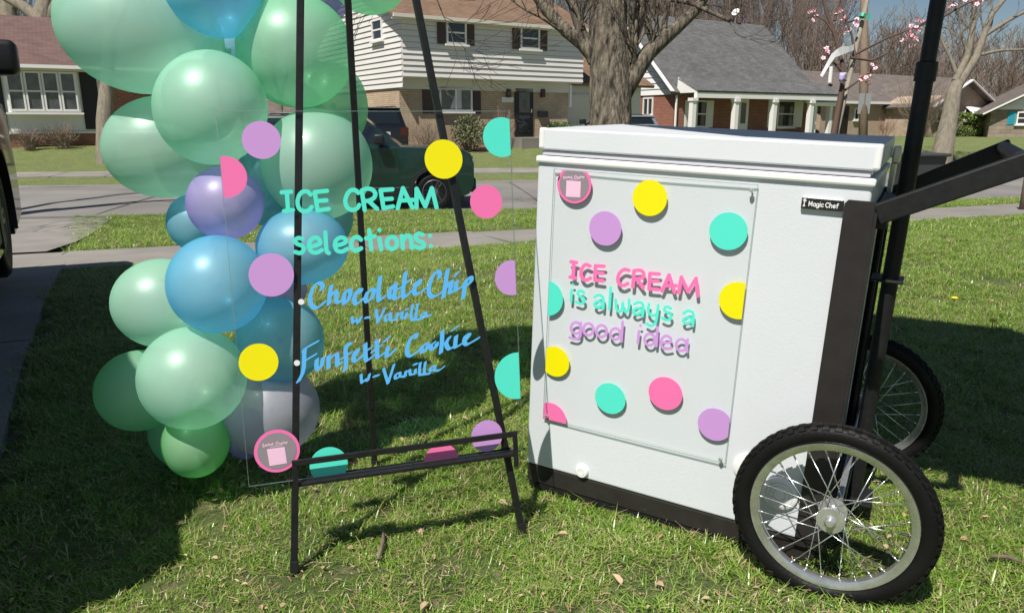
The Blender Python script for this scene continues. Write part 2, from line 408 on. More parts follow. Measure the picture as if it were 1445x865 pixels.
# pavement across the street and the neighbour's driveway
fp = bpy.data.objects.new('far_pavement', None); COL.objects.link(fp); kind(fp, 'structure')
for k in range(-20, 30):
    x0, x1 = k * 1.5 + .015, k * 1.5 + 1.485; sl = MB(); vs = []
    for x in (x0, x1):
        for dy in (1.6, 2.6): y = y_road_far(x) + dy; vs.append(np.array([x, y, terrain(x, y) + .03]))
    sl.add(vs + [v - np.array([0, 0, .12]) for v in vs], [(0, 2, 3, 1), (0, 1, 5, 4), (1, 3, 7, 5), (3, 2, 6, 7), (2, 0, 4, 6)])
    sl.build('slab', 'concrete', fp)
nd = MB(); vs = []
for t in np.linspace(0, 1, 9):
    for q in (0, .5, 1):
        x = -7.2 + 3.0 * q + .6 * t; y = y_road_far(x) * (1 - t) + 36 * t; vs.append(np.array([x, y, terrain(x, y) + .04]))
nd.add(vs, [(a * 3 + c, a * 3 + c + 1, a * 3 + c + 4, a * 3 + c + 3) for a in range(8) for c in range(2)])
kind(nd.build('far_driveway', 'concrete'), 'structure')

# ------------------------------------------------------------------ grass blades and litter (uncountable: stuff)
def blade_mat(name, c0, c1):
    m = bpy.data.materials.new(name); m.use_nodes = True; nt = m.node_tree; N = nt.nodes; Lk = nt.links; b = N['Principled BSDF']
    oi = N.new('ShaderNodeObjectInfo'); at_ = N.new('ShaderNodeAttribute'); at_.attribute_name = 'tint'
    cr = N.new('ShaderNodeValToRGB'); e = cr.color_ramp.elements
    e[0].position = 0; e[0].color = (*c0, 1); e[1].position = .62; e[1].color = (*c1, 1)
    x = e.new(.70); x.color = (.42, .33, .17, 1); x = e.new(1.0); x.color = (.58, .48, .28, 1)
    ad = N.new('ShaderNodeMath'); ad.operation = 'MULTIPLY_ADD'; ad.inputs[1].default_value = .22; Lk.new(oi.outputs['Random'], ad.inputs[0]); Lk.new(at_.outputs['Fac'], ad.inputs[2])
    Lk.new(ad.outputs[0], cr.inputs[0]); Lk.new(cr.outputs[0], b.inputs['Base Color']); b.inputs['Roughness'].default_value = .32
    b.inputs['Specular IOR Level'].default_value = .55
    t = N.new('ShaderNodeBsdfTranslucent'); Lk.new(cr.outputs[0], t.inputs[0]); mx = N.new('ShaderNodeMixShader'); mx.inputs[0].default_value = .3
    Lk.new(b.outputs[0], mx.inputs[1]); Lk.new(t.outputs[0], mx.inputs[2]); Lk.new(mx.outputs[0], N['Material Output'].inputs[0])
    _M[name] = m
blade_mat('grass_blade', (.06, .165, .014), (.31, .47, .07))
clumps = bpy.data.collections.new('grass_clumps')
def clump(k, nb, spread, hmin, hmax, wid):
    vs = []; fs = []; tint = []
    for _ in range(nb):
        a = rng.uniform(0, 2 * math.pi); r = spread * math.sqrt(rng.uniform()); x, y = r * math.cos(a), r * math.sin(a)
        h = rng.uniform(hmin, hmax); d = rng.uniform(0, 2 * math.pi); lean = h * rng.uniform(.2, 2.0)
        w = wid * rng.uniform(.7, 1.2); s = np.array([-math.sin(d), math.cos(d)]) * w
        tv = rng.uniform(0, .55) if rng.uniform() > .14 else rng.uniform(.6, .95)
        o = len(vs)
        dx, dy = math.cos(d), math.sin(d)
        for t_, f_ in ((0, 1), (.5, .85), (1, .0)):
            px, py, pz = x + dx * lean * t_ ** 1.8, y + dy * lean * t_ ** 1.8, h * (t_ - .28 * t_ * t_)
            if f_: vs += [(px - s[0] * f_, py - s[1] * f_, pz), (px + s[0] * f_, py + s[1] * f_, pz)]
            else: vs.append((px, py, pz))
        fs += [(o, o + 1, o + 3, o + 2), (o + 2, o + 3, o + 4)]; tint += [tv] * 5
    me = bpy.data.meshes.new('grass_clump'); me.from_pydata(vs, [], fs)
    at_ = me.attributes.new('tint', 'FLOAT', 'POINT'); at_.data.foreach_set('value', tint)
    me.materials.append(M_('grass_blade')); o = bpy.data.objects.new('grass_clump', me); clumps.objects.link(o); return o
for k in range(6): clump(k, 38, .06, .009, .030, .0012)
for k in range(2): clump(k, 34, .045, .014, .042, .0013)
def scatter(name, P, S, coll):
    me = bpy.data.meshes.new(name); me.from_pydata([tuple(p) for p in P], [], [])
    a = me.attributes.new('size', 'FLOAT', 'POINT'); a.data.foreach_set('value', [float(s) for s in S])
    o = bpy.data.objects.new(name, me); COL.objects.link(o)
    ng = bpy.data.node_groups.new(name, 'GeometryNodeTree')
    ng.interface.new_socket('Geometry', in_out='INPUT', socket_type='NodeSocketGeometry'); ng.interface.new_socket('Geometry', in_out='OUTPUT', socket_type='NodeSocketGeometry')
    n = ng.nodes; l = ng.links; gi = n.new('NodeGroupInput'); go = n.new('NodeGroupOutput')
    ci = n.new('GeometryNodeCollectionInfo'); ci.inputs[0].default_value = coll; ci.inputs[1].default_value = True; ci.inputs[2].default_value = True
    ip = n.new('GeometryNodeInstanceOnPoints'); ip.inputs['Pick Instance'].default_value = True
    rv = n.new('FunctionNodeRandomValue'); rv.data_type = 'FLOAT_VECTOR'; rv.inputs[0].default_value = (-.12, -.12, 0); rv.inputs[1].default_value = (.12, .12, 6.283)
    na = n.new('GeometryNodeInputNamedAttribute'); na.data_type = 'FLOAT'; na.inputs[0].default_value = 'size'
    l.new(gi.outputs[0], ip.inputs['Points']); l.new(ci.outputs[0], ip.inputs['Instance']); l.new(rv.outputs[0], ip.inputs['Rotation']); l.new(na.outputs[0], ip.inputs['Scale']); l.new(ip.outputs[0], go.inputs[0])
    md = o.modifiers.new('scatter', 'NODES'); md.node_group = ng
    return o
P = []; S = []
def nz2(x, y, s): return mnoise.noise(Vector((x * s, y * s, 3.3)))
for (x0, x1, y0, y1, dens, sc) in ((-2.2, 2.4, .75, 2.6, 1800, 1.0), (-3.4, 4.0, 2.6, 4.4, 900, 1.15), (-4.5, 6.0, 4.4, 8.0, 420, 1.4), (-8, 14, 8.0, 16, 110, 2.0)):
    n = int((x1 - x0) * (y1 - y0) * dens)
    for _ in range(n):
        x, y = rng.uniform(x0, x1), rng.uniform(y0, y1)
        if abs(x) > .85 * y + .8: continue
        if paved(x, y, .0 if rng.uniform() < .2 else .05): continue
        thin = nz2(x, y, 1.7) + .5 * nz2(x, y, 6)
        if thin > .21 and rng.uniform() < .7: continue
        P.append((x, y, terrain(x, y) - .003)); S.append(sc * rng.uniform(.65, 1.25) * (1.0 + .35 * nz2(x, y, .9)))
kind(scatter('grass', P, S, clumps), 'stuff')
# fallen leaves and straw scraps
lt = MB()
for _ in range(2600):
    y = .9 + 6.5 * rng.uniform() ** 1.5; x = rng.uniform(-.75, .85) * (y + .6)
    if paved(x, y, 0): continue
    s = rng.uniform(.003, .008) * (2.2 if rng.uniform() < .10 else 1); a = rng.uniform(0, 6.28); z = terrain(x, y) + rng.uniform(.006, .016)
    t1 = np.array([math.cos(a), math.sin(a), rng.uniform(-.4, .4)]) * s; t2 = np.array([-math.sin(a), math.cos(a), rng.uniform(-.4, .4)]) * s * rng.uniform(.4, .7)
    c = np.array([x, y, z]); k = np.array([0, 0, s * .45])
    lt.add([c - t1, c - t1 * .3 + t2 + k, c + t1 * .5 + t2 * .8 + k, c + t1 * 1.1, c + t1 * .4 - t2 * .8 + k, c - t1 * .4 - t2 + k, c], [(0, 1, 6), (1, 2, 6), (2, 3, 6), (3, 4, 6), (4, 5, 6), (5, 0, 6)])
for _ in range(9000):                                   # straw and grass clippings lying in the sward
    y = .9 + 4.2 * rng.uniform() ** 1.3; x = rng.uniform(-.75, .85) * (y + .6)
    if paved(x, y, 0): continue
    a = rng.uniform(0, 6.28); l = rng.uniform(.004, .014); z = terrain(x, y) + rng.uniform(.006, .022); c = np.array([x, y, z]); t1 = np.array([math.cos(a), math.sin(a), rng.uniform(-.25, .25)]) * l; t2 = np.array([-math.sin(a), math.cos(a), 0]) * .0009
    lt.add([c - t1 - t2, c + t1 - t2, c + t1 + t2, c - t1 + t2], [(0, 1, 2, 3)])
kind(lt.build('leaf_litter', 'dry_leaf'), 'stuff')
# ------------------------------------------------------------------ houses across the street
class Facade:
    """a vertical wall plane: origin at ground, direction along it, outward normal"""
    def __init__(s, O, ang, face=-1):
        s.O = np.array(O, float); s.d = np.array([math.cos(R(ang)), math.sin(R(ang)), 0]); s.n = np.array([s.d[1], -s.d[0], 0]) * (1 if face == -1 else -1)
    def __call__(s, a, z, out=0.0): return s.O + s.d * a + np.array([0, 0, 1.0]) * z + s.n * out
    def px(s, x, y, out=0.0):
        q = on_plane(x, y, s.O + s.n * out, s.n) - s.O; return float(q @ s.d), float(q[2])
    def rect(s, x0, y0, x1, y1, out=0.0):
        a, b = s.px(x0, y0, out), s.px(x1, y1, out); return a[0], b[1], b[0], a[1]      # a0,z0,a1,z1
    def F(s): return lambda a, o, z: s(a, z, o)
def fbox(F, a0, a1, z0, z1, o0, o1, bev=0): return MB().box((a0, o0, z0), (a1, o1, z1), F.F(), bev)
def window(F, r, parent, sash='v', frame='trim_white', glass='window_glass', wall=0.0, sill=True, nx=1, fw=.07):
    a0, z0, a1, z1 = r
    fr = MB()
    for (x0, x1, y0, y1) in ((a0, a0 + fw, z0, z1), (a1 - fw, a1, z0, z1), (a0 + fw, a1 - fw, z1 - fw, z1), (a0 + fw, a1 - fw, z0, z0 + fw)):
        fr.box((x0, wall - .02, y0), (x1, wall + .06, y1), F.F())
    w = fr.build('window', frame, parent)
    for k in range(nx):
        p0 = a0 + fw + (a1 - a0 - 2 * fw) * k / nx; p1 = a0 + fw + (a1 - a0 - 2 * fw) * (k + 1) / nx
        if sash == 'v':
            zm = (z0 + z1) / 2
            fbox(F, p0 + .004, p1 - .004, zm + .03, z1 - fw - .003, wall + .012, wall + .02).build('pane', glass, w)
            fbox(F, p0 + .004, p1 - .004, z0 + fw + .003, zm - .03, wall + .002, wall + .01).build('pane', glass, w)
            fbox(F, p0, p1, zm - .028, zm + .028, wall - .01, wall + .04).build('sash', frame, w)
        else:
            fbox(F, p0 + .004, p1 - .004, z0 + fw + .003, z1 - fw - .003, wall + .005, wall + .014).build('pane', glass, w)
        if k: fbox(F, p0 - .04, p0 + .04, z0 + fw, z1 - fw, wall - .01, wall + .05).build('mullion', frame, w)
    if sill: fbox(F, a0 - .08, a1 + .08, z0 - .07, z0 - .004, wall - .02, wall + .13).build('sill', frame, w)
    return w
def shutter(F, a0, a1, z0, z1, parent, m, wall=0.0):
    s = MB().box((a0, wall + .004, z0), (a1, wall + .035, z1), F.F()).build('shutter', m, parent)
    sl = MB(); n = int((z1 - z0) / .11)
    for k in range(n):
        zz = z0 + .08 + (z1 - z0 - .16) * k / n; sl.box((a0 + .06, wall + .036, zz), (a1 - .06, wall + .05, zz + .06), F.F())
    sl.build('louvre', m, s)
def boards(F, poly_fn, z0, z1, step, parent, m, wall=0.0):
    """lap siding: each board tilted, its lower edge proud; poly_fn(z) gives left and right end"""
    z = z0
    while z < z1 - .02:
        zt = min(z + step, z1); l0, r0 = poly_fn(z); l1, r1 = poly_fn(zt)
        if r0 - l0 > .05:
            b = MB(); q = [F(l0, z, wall + .045), F(r0, z, wall + .045), F(r1, zt - .013, wall + .008), F(l1, zt - .013, wall + .008)]
            q2 = [F(l0, z, wall + .002), F(r0, z, wall + .002), F(r1, zt - .013, wall + .002), F(l1, zt - .013, wall + .002)]
            b.add(q + q2, [(0, 1, 2, 3), (7, 6, 5, 4), (0, 4, 5, 1), (1, 5, 6, 2), (2, 6, 7, 3), (3, 7, 4, 0)])
            b.build('siding_board', m, parent)
        z = zt
def roof_slab(pts, th, m, parent, name='roof'):
    pts = [np.array(p, float) for p in pts]; n = nrm(np.cross(pts[1] - pts[0], pts[2] - pts[0])); n = n if n[2] > 0 else -n
    k = len(pts); r = MB().add(pts + [p - n * th for p in pts], [tuple(range(k)), tuple(range(2 * k - 1, k - 1, -1))] + [(i, (i + 1) % k, k + (i + 1) % k, k + i) for i in range(k)])
    return metre_uv(r.build(name, m, parent))
def corner_base(F, a): p = F(a, 0); return (p[0], p[1], terrain(p[0], p[1]))

# --- two-storey house, cream siding over tan brick
ANG = 33.0
pA = at(738, 198, 30.6); FA = Facade((pA[0], pA[1], 0), ANG)
aL, _ = FA.px(564, 150); aR, _ = FA.px(801, 150); gz = FA.px(680, 203)[1]
zS = FA.px(690, 112, .45)[1]; zE = FA.px(690, 27, .45)[1]        # underside of the overhanging storey, eave height
A = thing('two_storey_house', corner_base(FA, (aL + aR) / 2), 'two-storey house with cream lap siding above tan brick and brown roof', 'house', 'houses across the street')
DEP = 8.4
metre_uv(MB().box((aL, -DEP, -.8), (aR, 0, zS + .02), FA.F()).build('brick_wall', 'brick_tan', A))
up = MB().box((aL - .02, -DEP, zS), (aR + .45, .40, zE), FA.F()).build('upper_wall', 'siding_gap', A)
sof = fbox(FA, aL, aR + .1, zS - .42, zS - .02, .005, .06).build('fascia_board', 'trim_cream', A)
fbox(FA, aL - .02, aR + .45, zS - .05, zS - .003, .062, .40).build('soffit', 'trim_cream', A)
boards(FA, lambda z: (aL - .02, aR + .45), zS, zE, (zE - zS) / 11, up, 'siding_cream', .40)
# left side wall: siding down to below the overhang, window, then brick
SA = Facade(FA(aL - .02, 0), ANG + 90, face=1)          # runs back from the corner; outward normal to the left
peak = zE + 2.0
def gab(z):
    if z <= zE: return (-.40, DEP)
    t = (z - zE) / (peak - zE); return (-.40 + t * (DEP + .4) / 2, DEP - t * (DEP + .4) / 2)
boards(SA, gab, zS - .38, peak, (zE - zS) / 11, up, 'siding_cream', 0.0)
mid = (DEP - .4) / 2
MB().add([SA(-.40, zE, -.004), SA(DEP, zE, -.004), SA(mid, peak, -.004)], [(0, 1, 2)]).build('gable', 'siding_gap', A)
a0, a1 = SA.px(541, 25)[0], SA.px(528, 60)[0]; zz0 = SA.px(535, 58)[1]; zz1 = SA.px(535, 27)[1]
window(SA, (min(a0, a1), zz0, max(a0, a1), zz1), A, wall=.04)
# roof
rl, rr = aL - .45, aR + .85; rg = -mid
ridge = lambda a: FA(a, peak + .05, rg)
roof_slab([FA(rl, zE - .12, .68), FA(rr, zE - .12, .68), FA(rr, peak + .12, rg), FA(rl, peak + .12, rg)], .10, 'roof_brown', A)
roof_slab([FA(rl, zE - .12, -DEP - .5), FA(rr, zE - .12, -DEP - .5), FA(rr, peak + .12, rg), FA(rl, peak + .12, rg)], .10, 'roof_brown', A)
MB().bar(FA(rl, zE - .16, .70), FA(rr, zE - .16, .70), .10, .12, FA.n).build('gutter', 'trim_cream', A)
fbox(FA, rl + .05, rr - .05, zE - .26, zE - .18, .42, .66).build('eave_soffit', 'trim_cream', A)
# openings upstairs
for (wx0, wy0, wx1, wy1, sl, sr) in ((629, 29, 658, 64, 617, 669), (734, 38, 761, 71, 723, 772)):
    r = FA.rect(wx0, wy0, wx1, wy1, .45); window(FA, r, A, wall=.445)
    z0, z1 = r[1] - .02, r[3] + .02
    shutter(FA, FA.px(sl, 50, .45)[0], r[0] - .03, z0, z1, A, 'shutter_brown', .445); shutter(FA, r[2] + .03, FA.px(sr, 50, .45)[0], z0, z1, A, 'shutter_brown', .445)
# downstairs: picture window, door, lights
r = FA.rect(619, 122, 666, 158); wd = window(FA, r, A, sash='h', nx=2, glass='window_glass_pale')
cu = MB(); am = (r[0] + r[2]) / 2
cu.add([FA(am - .25, r[1] + .1, .016), FA(am + .25, r[1] + .1, .016), FA(am + .25, r[3] - .1, .016), FA(am + .05, r[3] - .1, .016)], [(0, 1, 2, 3)]); cu.build('curtain', 'curtain', A)
shutter(FA, FA.px(596, 140)[0], r[0] - .05, r[1] - .08, r[3] + .05, A, 'shutter_brown'); shutter(FA, r[2] + .05, FA.px(678, 140)[0], r[1] - .08, r[3] + .05, A, 'shutter_brown')
d = FA.rect(726, 125, 751, 193)
dr = fbox(FA, d[0], d[2], d[1], d[3], .005, .06).build('door', 'door_dark', A)
fbox(FA, d[0] + .18, d[2] - .18, d[1] + .95, d[3] - .15, .062, .07).build('door_pane', 'window_glass_pale', dr); fbox(FA, d[0] + .18, d[2] - .18, d[1] + .15, d[1] + .85, .062, .07).build('door_panel', 'window_glass', dr)
fbox(FA, d[2] - .13, d[2] - .09, d[1] + .95, d[1] + 1.1, .06, .11).build('door_handle', 'chrome', dr)
fbox(FA, d[0] - .5, d[2] + 1.3, d[1] - .5, d[1] - .02, .0, 1.3).build('door_step', 'concrete', A)
for lx in (716, 764):
    c = FA.px(lx, 132); fbox(FA, c[0] - .08, c[0] + .08, c[1] - .16, c[1] + .16, .005, .18, .02).build('wall_lamp', 'shutter_brown', A)
c = FA.px(716, 141); hn = fbox(FA, c[0] - .28, c[0] + .28, c[1] - .1, c[1] + .1, .005, .03).build('house_number_plate', 'trim_white', A)
c = FA.px(764, 158); fbox(FA, c[0] - .2, c[0] + .2, c[1] - .22, c[1] + .02, .005, .2).build('mail_box', 'shutter_black', A)
fbox(FA, aR + .02, aR + .12, zS - 1.0, zS - .1, .02, .12).build('downspout', 'trim_white', A)
# garage wing on its right, set back
metre_uv(MB().box((aR + .02, -7.5, -.8), (aR + 5.2, -1.2, 2.75), FA.F()).build('garage_wall', 'siding_cream', A))
gd = fbox(FA, aR + .6, aR + 4.6, -.3, 2.2, -1.196, -1.14).build('garage_door', 'trim_cream', A)
for k in range(4): fbox(FA, aR + .62, aR + 4.58, -.28 + k * .62, -.28 + k * .62 + .57, -1.139, -1.12).build('door_panel', 'trim_cream', gd)
roof_slab([FA(aR - .0, 2.62, -.7), FA(aR + 5.6, 2.62, -.7), FA(aR + 5.6, 4.6, -4.4), FA(aR + .0, 4.6, -4.4)], .12, 'roof_brown', A)
roof_slab([FA(aR + .0, 2.62, -8), FA(aR + 5.6, 2.62, -8), FA(aR + 5.6, 4.6, -4.4), FA(aR + .0, 4.6, -4.4)], .12, 'roof_brown', A)
mb = MB(); 
for t in range(24): mb.v += [tuple(FA(aL + (d[0] - .7 - aL) * t / 23, terrain(*FA(aL + (d[0] - .7 - aL) * t / 23, 0, o)[:2]) + .03, o)) for o in (.02, 1.1 + .15 * math.sin(t * 1.3))]
mb.f = [(2 * i, 2 * i + 1, 2 * i + 3, 2 * i + 2) for i in range(23)]; kind(mb.build('mulch_bed', 'mulch'), 'structure')

# --- red-brick ranch on the left with a white bay window
pB = at(65, 199, 28.0); FB = Facade((pB[0], pB[1], 0), ANG - 3)
bL = FB.px(-120, 150)[0]; bR = FB.px(236, 150)[0]; zEb = FB.px(60, 93)[1]
B = thing('brick_ranch_house', corner_base(FB, 0), 'red brick ranch house with white bay window and black shutters', 'house', 'houses across the street')
metre_uv(MB().box((bL, -8.5, -.8), (bR, 0, zEb), FB.F()).build('brick_wall', 'brick_red', B))
zR = FB.px(60, 40)[1]
zr_h = zEb + 2.15
roof_slab([FB(bL - .4, zEb - .05, .65), FB(bR + .4, zEb - .05, .65), FB(bR + .4, zr_h, -4.2), FB(bL - .4, zr_h, -4.2)], .12, 'roof_red_brown', B)
roof_slab([FB(bL - .4, zEb - .05, -9), FB(bR + .4, zEb - .05, -9), FB(bR + .4, zr_h, -4.2), FB(bL - .4, zr_h, -4.2)], .12, 'roof_red_brown', B)
MB().add([FB(bR, zEb, 0), FB(bR, zEb, -8.5), FB(bR, zr_h - .15, -4.2)], [(0, 1, 2)]).build('gable', 'siding_white', B)
MB().bar(FB(bL - .4, zEb - .07, .70), FB(bR + .4, zEb - .07, .70), .10, .12, FB.n).build('gutter', 'trim_white', B)
fbox(FB, bL - .3, bR + .3, zEb - .20, zEb - .12, .01, .62).build('soffit', 'trim_cream', B)
r = FB.rect(5, 100, 113, 157, .4); zb = FB.px(60, 185)[1]
metre_uv(fbox(FB, r[0] - .9, r[2] + .75, zb, zEb - .2, .003, .05).build('panel_surround', 'trim_white', B))
bay = MB().box((r[0] - .05, .05, r[1] - .06), (r[2] + .05, .38, r[3] + .2), FB.F()).build('bay_box', 'trim_white', B)
n4 = 4
for k in range(n4):
    q0 = r[0] + (r[2] - r[0]) * k / n4; q1 = r[0] + (r[2] - r[0]) * (k + 1) / n4
    window(FB, (q0 + .02, r[1], q1 - .02, r[3]), B, wall=.385, sill=False, glass='window_glass_pale', fw=.055)
fbox(FB, r[0] - .12, r[2] + .12, r[1] - .13, r[1] - .062, .05, .5).build('bay_sill', 'trim_white', B)
shutter(FB, r[0] - .75, r[0] - .14, zb + .05, r[3] + .15, B, 'shutter_black', .05); shutter(FB, r[2] + .12, r[2] + .68, zb + .05, r[3] + .15, B, 'shutter_black', .05)
fbox(FB, bL, bR, zb - .1, zb - .01, .003, .08).build('brick_ledge', 'trim_white', B)

# --- grey-roofed cape house with white gable and porch columns
pC = at(1010, 188, 40.0); FC = Facade((pC[0], pC[1], 0), 31)
cL = FC.px(951, 150)[0]; cR = FC.px(1149, 150)[0]; zEc = FC.px(1040, 128, 1.4)[1] + .05
Cc = thing('cape_house', corner_base(FC, (cL + cR) / 2), 'cape house with steep grey roof, white gable and red brick porch', 'house', 'houses across the street')
DC = 9.0; zRc = zEc + 4.1
metre_uv(MB().box((cL, -DC, -.8), (cR, 0, zEc), FC.F()).build('brick_wall', 'brick_red', Cc))
SC = Facade(FC(cL, 0), 31 + 90, face=1)
gw = MB().add([SC(0, zEc - .2, .01), SC(DC, zEc - .2, .01), SC(DC, zEc, .01), SC(DC / 2, zRc - .1, .01), SC(0, zEc, .01)], [(0, 1, 2, 3, 4)]).build('gable_wall', 'siding_gap', Cc)
def gabc(z):
    if z <= zEc: return (0, DC)
    t = (z - zEc) / (zRc - zEc); return (t * DC / 2, DC - t * DC / 2)
boards(SC, gabc, zEc - .25, zRc, .30, gw, 'siding_white', .012)
rL, rR = cL - .35, cR + .35
run = DC / 2; sl = (zRc - zEc) / run
roof_slab([FC(rL, zEc - .15, .25), FC(rR, zEc - .15, .25), FC(rR, zRc + .1, -run), FC(rL, zRc + .1, -run)], .14, 'roof_grey', Cc)
roof_slab([FC(rL, zEc - .15, -DC - .25), FC(rR, zEc - .15, -DC - .25), FC(rR, zRc + .1, -run), FC(rL, zRc + .1, -run)], .14, 'roof_grey', Cc)
MB().bar(FC(rL - .03, zEc - .12, .27), FC(rL - .03, zRc + .1, -run), .06, .22, (0, 0, 1)).build('rake_board', 'trim_white', Cc)
# porch: lower roof edge carried on columns
pa0 = FC.px(983, 128, 1.4)[0]
roof_slab([FC(pa0, zEc - .10, 1.5), FC(rR, zEc - .10, 1.5), FC(rR, zEc + .55, .1), FC(pa0, zEc + .55, .1)], .10, 'roof_grey', Cc, 'porch_roof')
MB().add([FC(pa0, zEc - .2, 1.5), FC(pa0, zEc - .2, 0), FC(pa0, zEc + .6, .05)], [(0, 1, 2)]).build('porch_gable', 'trim_white', Cc)
fbox(FC, pa0, rR, zEc - .45, zEc - .18, 1.25, 1.45).build('porch_beam', 'trim_white', Cc)
for k, cx_ in enumerate((977, 1037, 1091, 1143)):
    a = FC.px(cx_, 160, 1.35)[0]; col_ = MB(); zc0, zc1 = -.2, zEc - .46
    col_.box((a - .13, 1.22, zc0), (a + .13, 1.48, zc1), FC.F()); col_.box((a - .18, 1.17, zc1 - .15), (a + .18, 1.53, zc1 - .001), FC.F()); col_.box((a - .18, 1.17, zc0), (a + .18, 1.53, zc0 + .2), FC.F())
    col_.build('porch_column', 'trim_white', Cc)
fbox(FC, pa0, rR, -.8, -.18, .02, 1.6).build('porch_floor', 'concrete', Cc)
d0 = FC.rect(1042, 140, 1053, 186); dr = fbox(FC, d0[0], d0[2], -.16, d0[3], .005, .06).build('door', 'trim_white', Cc)
fbox(FC, d0[0] + .2, d0[2] - .2, .9, d0[3] - .2, .062, .07).build('door_pane', 'window_glass', dr)
for (x0, x1, sl_, sr_) in ((983, 996, 966, 1006), (1098, 1119, 1083, 1132)):
    r = FC.rect(x0, 142, x1, 180); window(FC, r, Cc, nx=1, glass='window_glass')
    shutter(FC, FC.px(sl_, 160)[0], r[0] - .04, r[1], r[3], Cc, 'shutter_white'); shutter(FC, r[2] + .04, FC.px(sr_, 160)[0], r[1], r[3], Cc, 'shutter_white')
q0, q1 = sorted((SC.px(908, 150)[0], SC.px(922, 150)[0])); window(SC, (q0, SC.px(915, 163)[1], q1, SC.px(915, 138)[1]), Cc, nx=2, sash='h')
MB().tube([FC(cL + .05, zEc - .3, .1), FC(cL + .05, 0, .1)], .06, 6).build('downspout', 'trim_white', Cc)
dsh = thing('satellite_dish', FC(cR - 2.2, zRc + .1, -run), 'white satellite dish on the ridge of the grey roof', 'satellite dish')
MB().tube([FC(cR - 2.2, zRc - .05, -run), FC(cR - 2.2, zRc + .5, -run)], .025, 6).build('mast', 'chrome', dsh)
dc = FC(cR - 2.2, zRc + .65, -run + .05); dn = nrm([-.5, -.6, .6]); dx_ = nrm(np.cross(dn, [0, 0, 1])); dy_ = np.cross(dx_, dn)
MB().lathe([(.01, 0), (.12, .012), (.22, .05), (.26, .08), (.26, .065), (.18, .015), (.0005, -.015)], lambda a, b_, c: dc + dx_ * a + dy_ * b_ + dn * c, 16).build('reflector', 'trim_white', dsh, True)

# --- tan ranch beyond, with cross gable, and a stone-fronted house at the edge
pD = at(1280, 190, 50.0); FD = Facade((pD[0], pD[1], 0), 30)
dL = FD.px(1158, 160)[0]; dR = FD.px(1420, 160)[0]; zEd = FD.px(1220, 143, .6)[1]
D = thing('tan_ranch_house', corner_base(FD, 0), 'low tan brick ranch house with grey-brown roof and cross gable', 'house', 'houses across the street')
metre_uv(MB().box((dL, -9, -.8), (dR, 0, zEd), FD.F()).build('brick_wall', 'brick_beige', D))
zRd = zEd + 2.1
for o in (.25, -9.25): roof_slab([FD(dL - .4, zEd - .05, o), FD(dR + .4, zEd - .05, o), FD(dR + .4, zRd, -4.5), FD(dL - .4, zRd, -4.5)], .12, 'roof_tan_grey', D)
MB().bar(FD(dL - .4, zEd - .08, .28), FD(dR + .4, zEd - .08, .28), .12, .16, FD.n).build('gutter', 'trim_white', D)
for (x0, x1, y0, y1) in ((1206, 1217, 153, 170), (1255, 1273, 151, 171)):
    r = FD.rect(x0, y0, x1, y1); window(FD, r, D, nx=2, sash='h')
fbox(FD, FD.px(1185, 150)[0], FD.px(1198, 150)[0], -.1, FD.px(1190, 150)[1], .005, .05).build('door', 'door_dark', D)
# cross gable wing towards the street
g0, g1 = FD.px(1312, 160, 3.0)[0], FD.px(1397, 160, 3.0)[0]; gp = (g0 + g1) / 2; zgE = FD.px(1395, 147, 3.0)[1]; zgP = FD.px(1345, 113, 3.0)[1]
metre_uv(MB().prism([(g0, -.8), (g1, -.8), (g1, zgE), (gp, zgP - .1), (g0, zgE)], lambda a, z, o: FD(a, z, o), .05, 3.0).build('gable_wall', 'brick_beige', D))
for s_, e_ in ((g0 - .4, g0), (g1 + .4, g1)):
    roof_slab([FD(s_, zgE - .25, 3.4), FD(s_, zgE - .25, -4), FD(gp, zgP + .03, -4), FD(gp, zgP + .03, 3.4)], .12, 'roof_tan_grey', D, 'gable_roof')
    MB().bar(FD(s_, zgE - .27, 3.43), FD(gp, zgP, 3.43), .07, .2, (0, 0, 1)).build('rake_board', 'trim_white', D)
for (x0, x1) in ((1323, 1339), (1362, 1381)):
    r = FD.rect(x0, 153, x1, 171, 3.0); window(FD, r, D, nx=2, sash='h', wall=3.0)
    MB().add([FD(r[0] - .1, r[3] + .1, 3.05), FD(r[2] + .1, r[3] + .1, 3.05), FD(r[2] + .1, r[3] - .35, 3.6), FD(r[0] - .1, r[3] - .35, 3.6)], [(0, 1, 2, 3)]).build('awning', 'trim_white', D)
# white entry porch at its left
w0, w1 = FD.px(1150, 160, 2.0)[0], FD.px(1172, 160, 2.0)[0]
for a in (w0, w1): fbox(FD, a - .12, a + .12, -.3, zEd - .2, 1.8, 2.04).build('porch_column', 'trim_white', D)
roof_slab([FD(w0 - .5, zEd - .2, 2.3), FD(w1 + .5, zEd - .2, 2.3), FD(w1 + .5, zEd + .7, -.5), FD(w0 - .5, zEd + .7, -.5)], .2, 'trim_white', D, 'porch_roof')
MB().tube([FD((dL + g0) / 2, zRd - .9, -2), FD((dL + g0) / 2, zRd + .1, -2)], .12, 8).build('vent_pipe', 'trim_white', D)

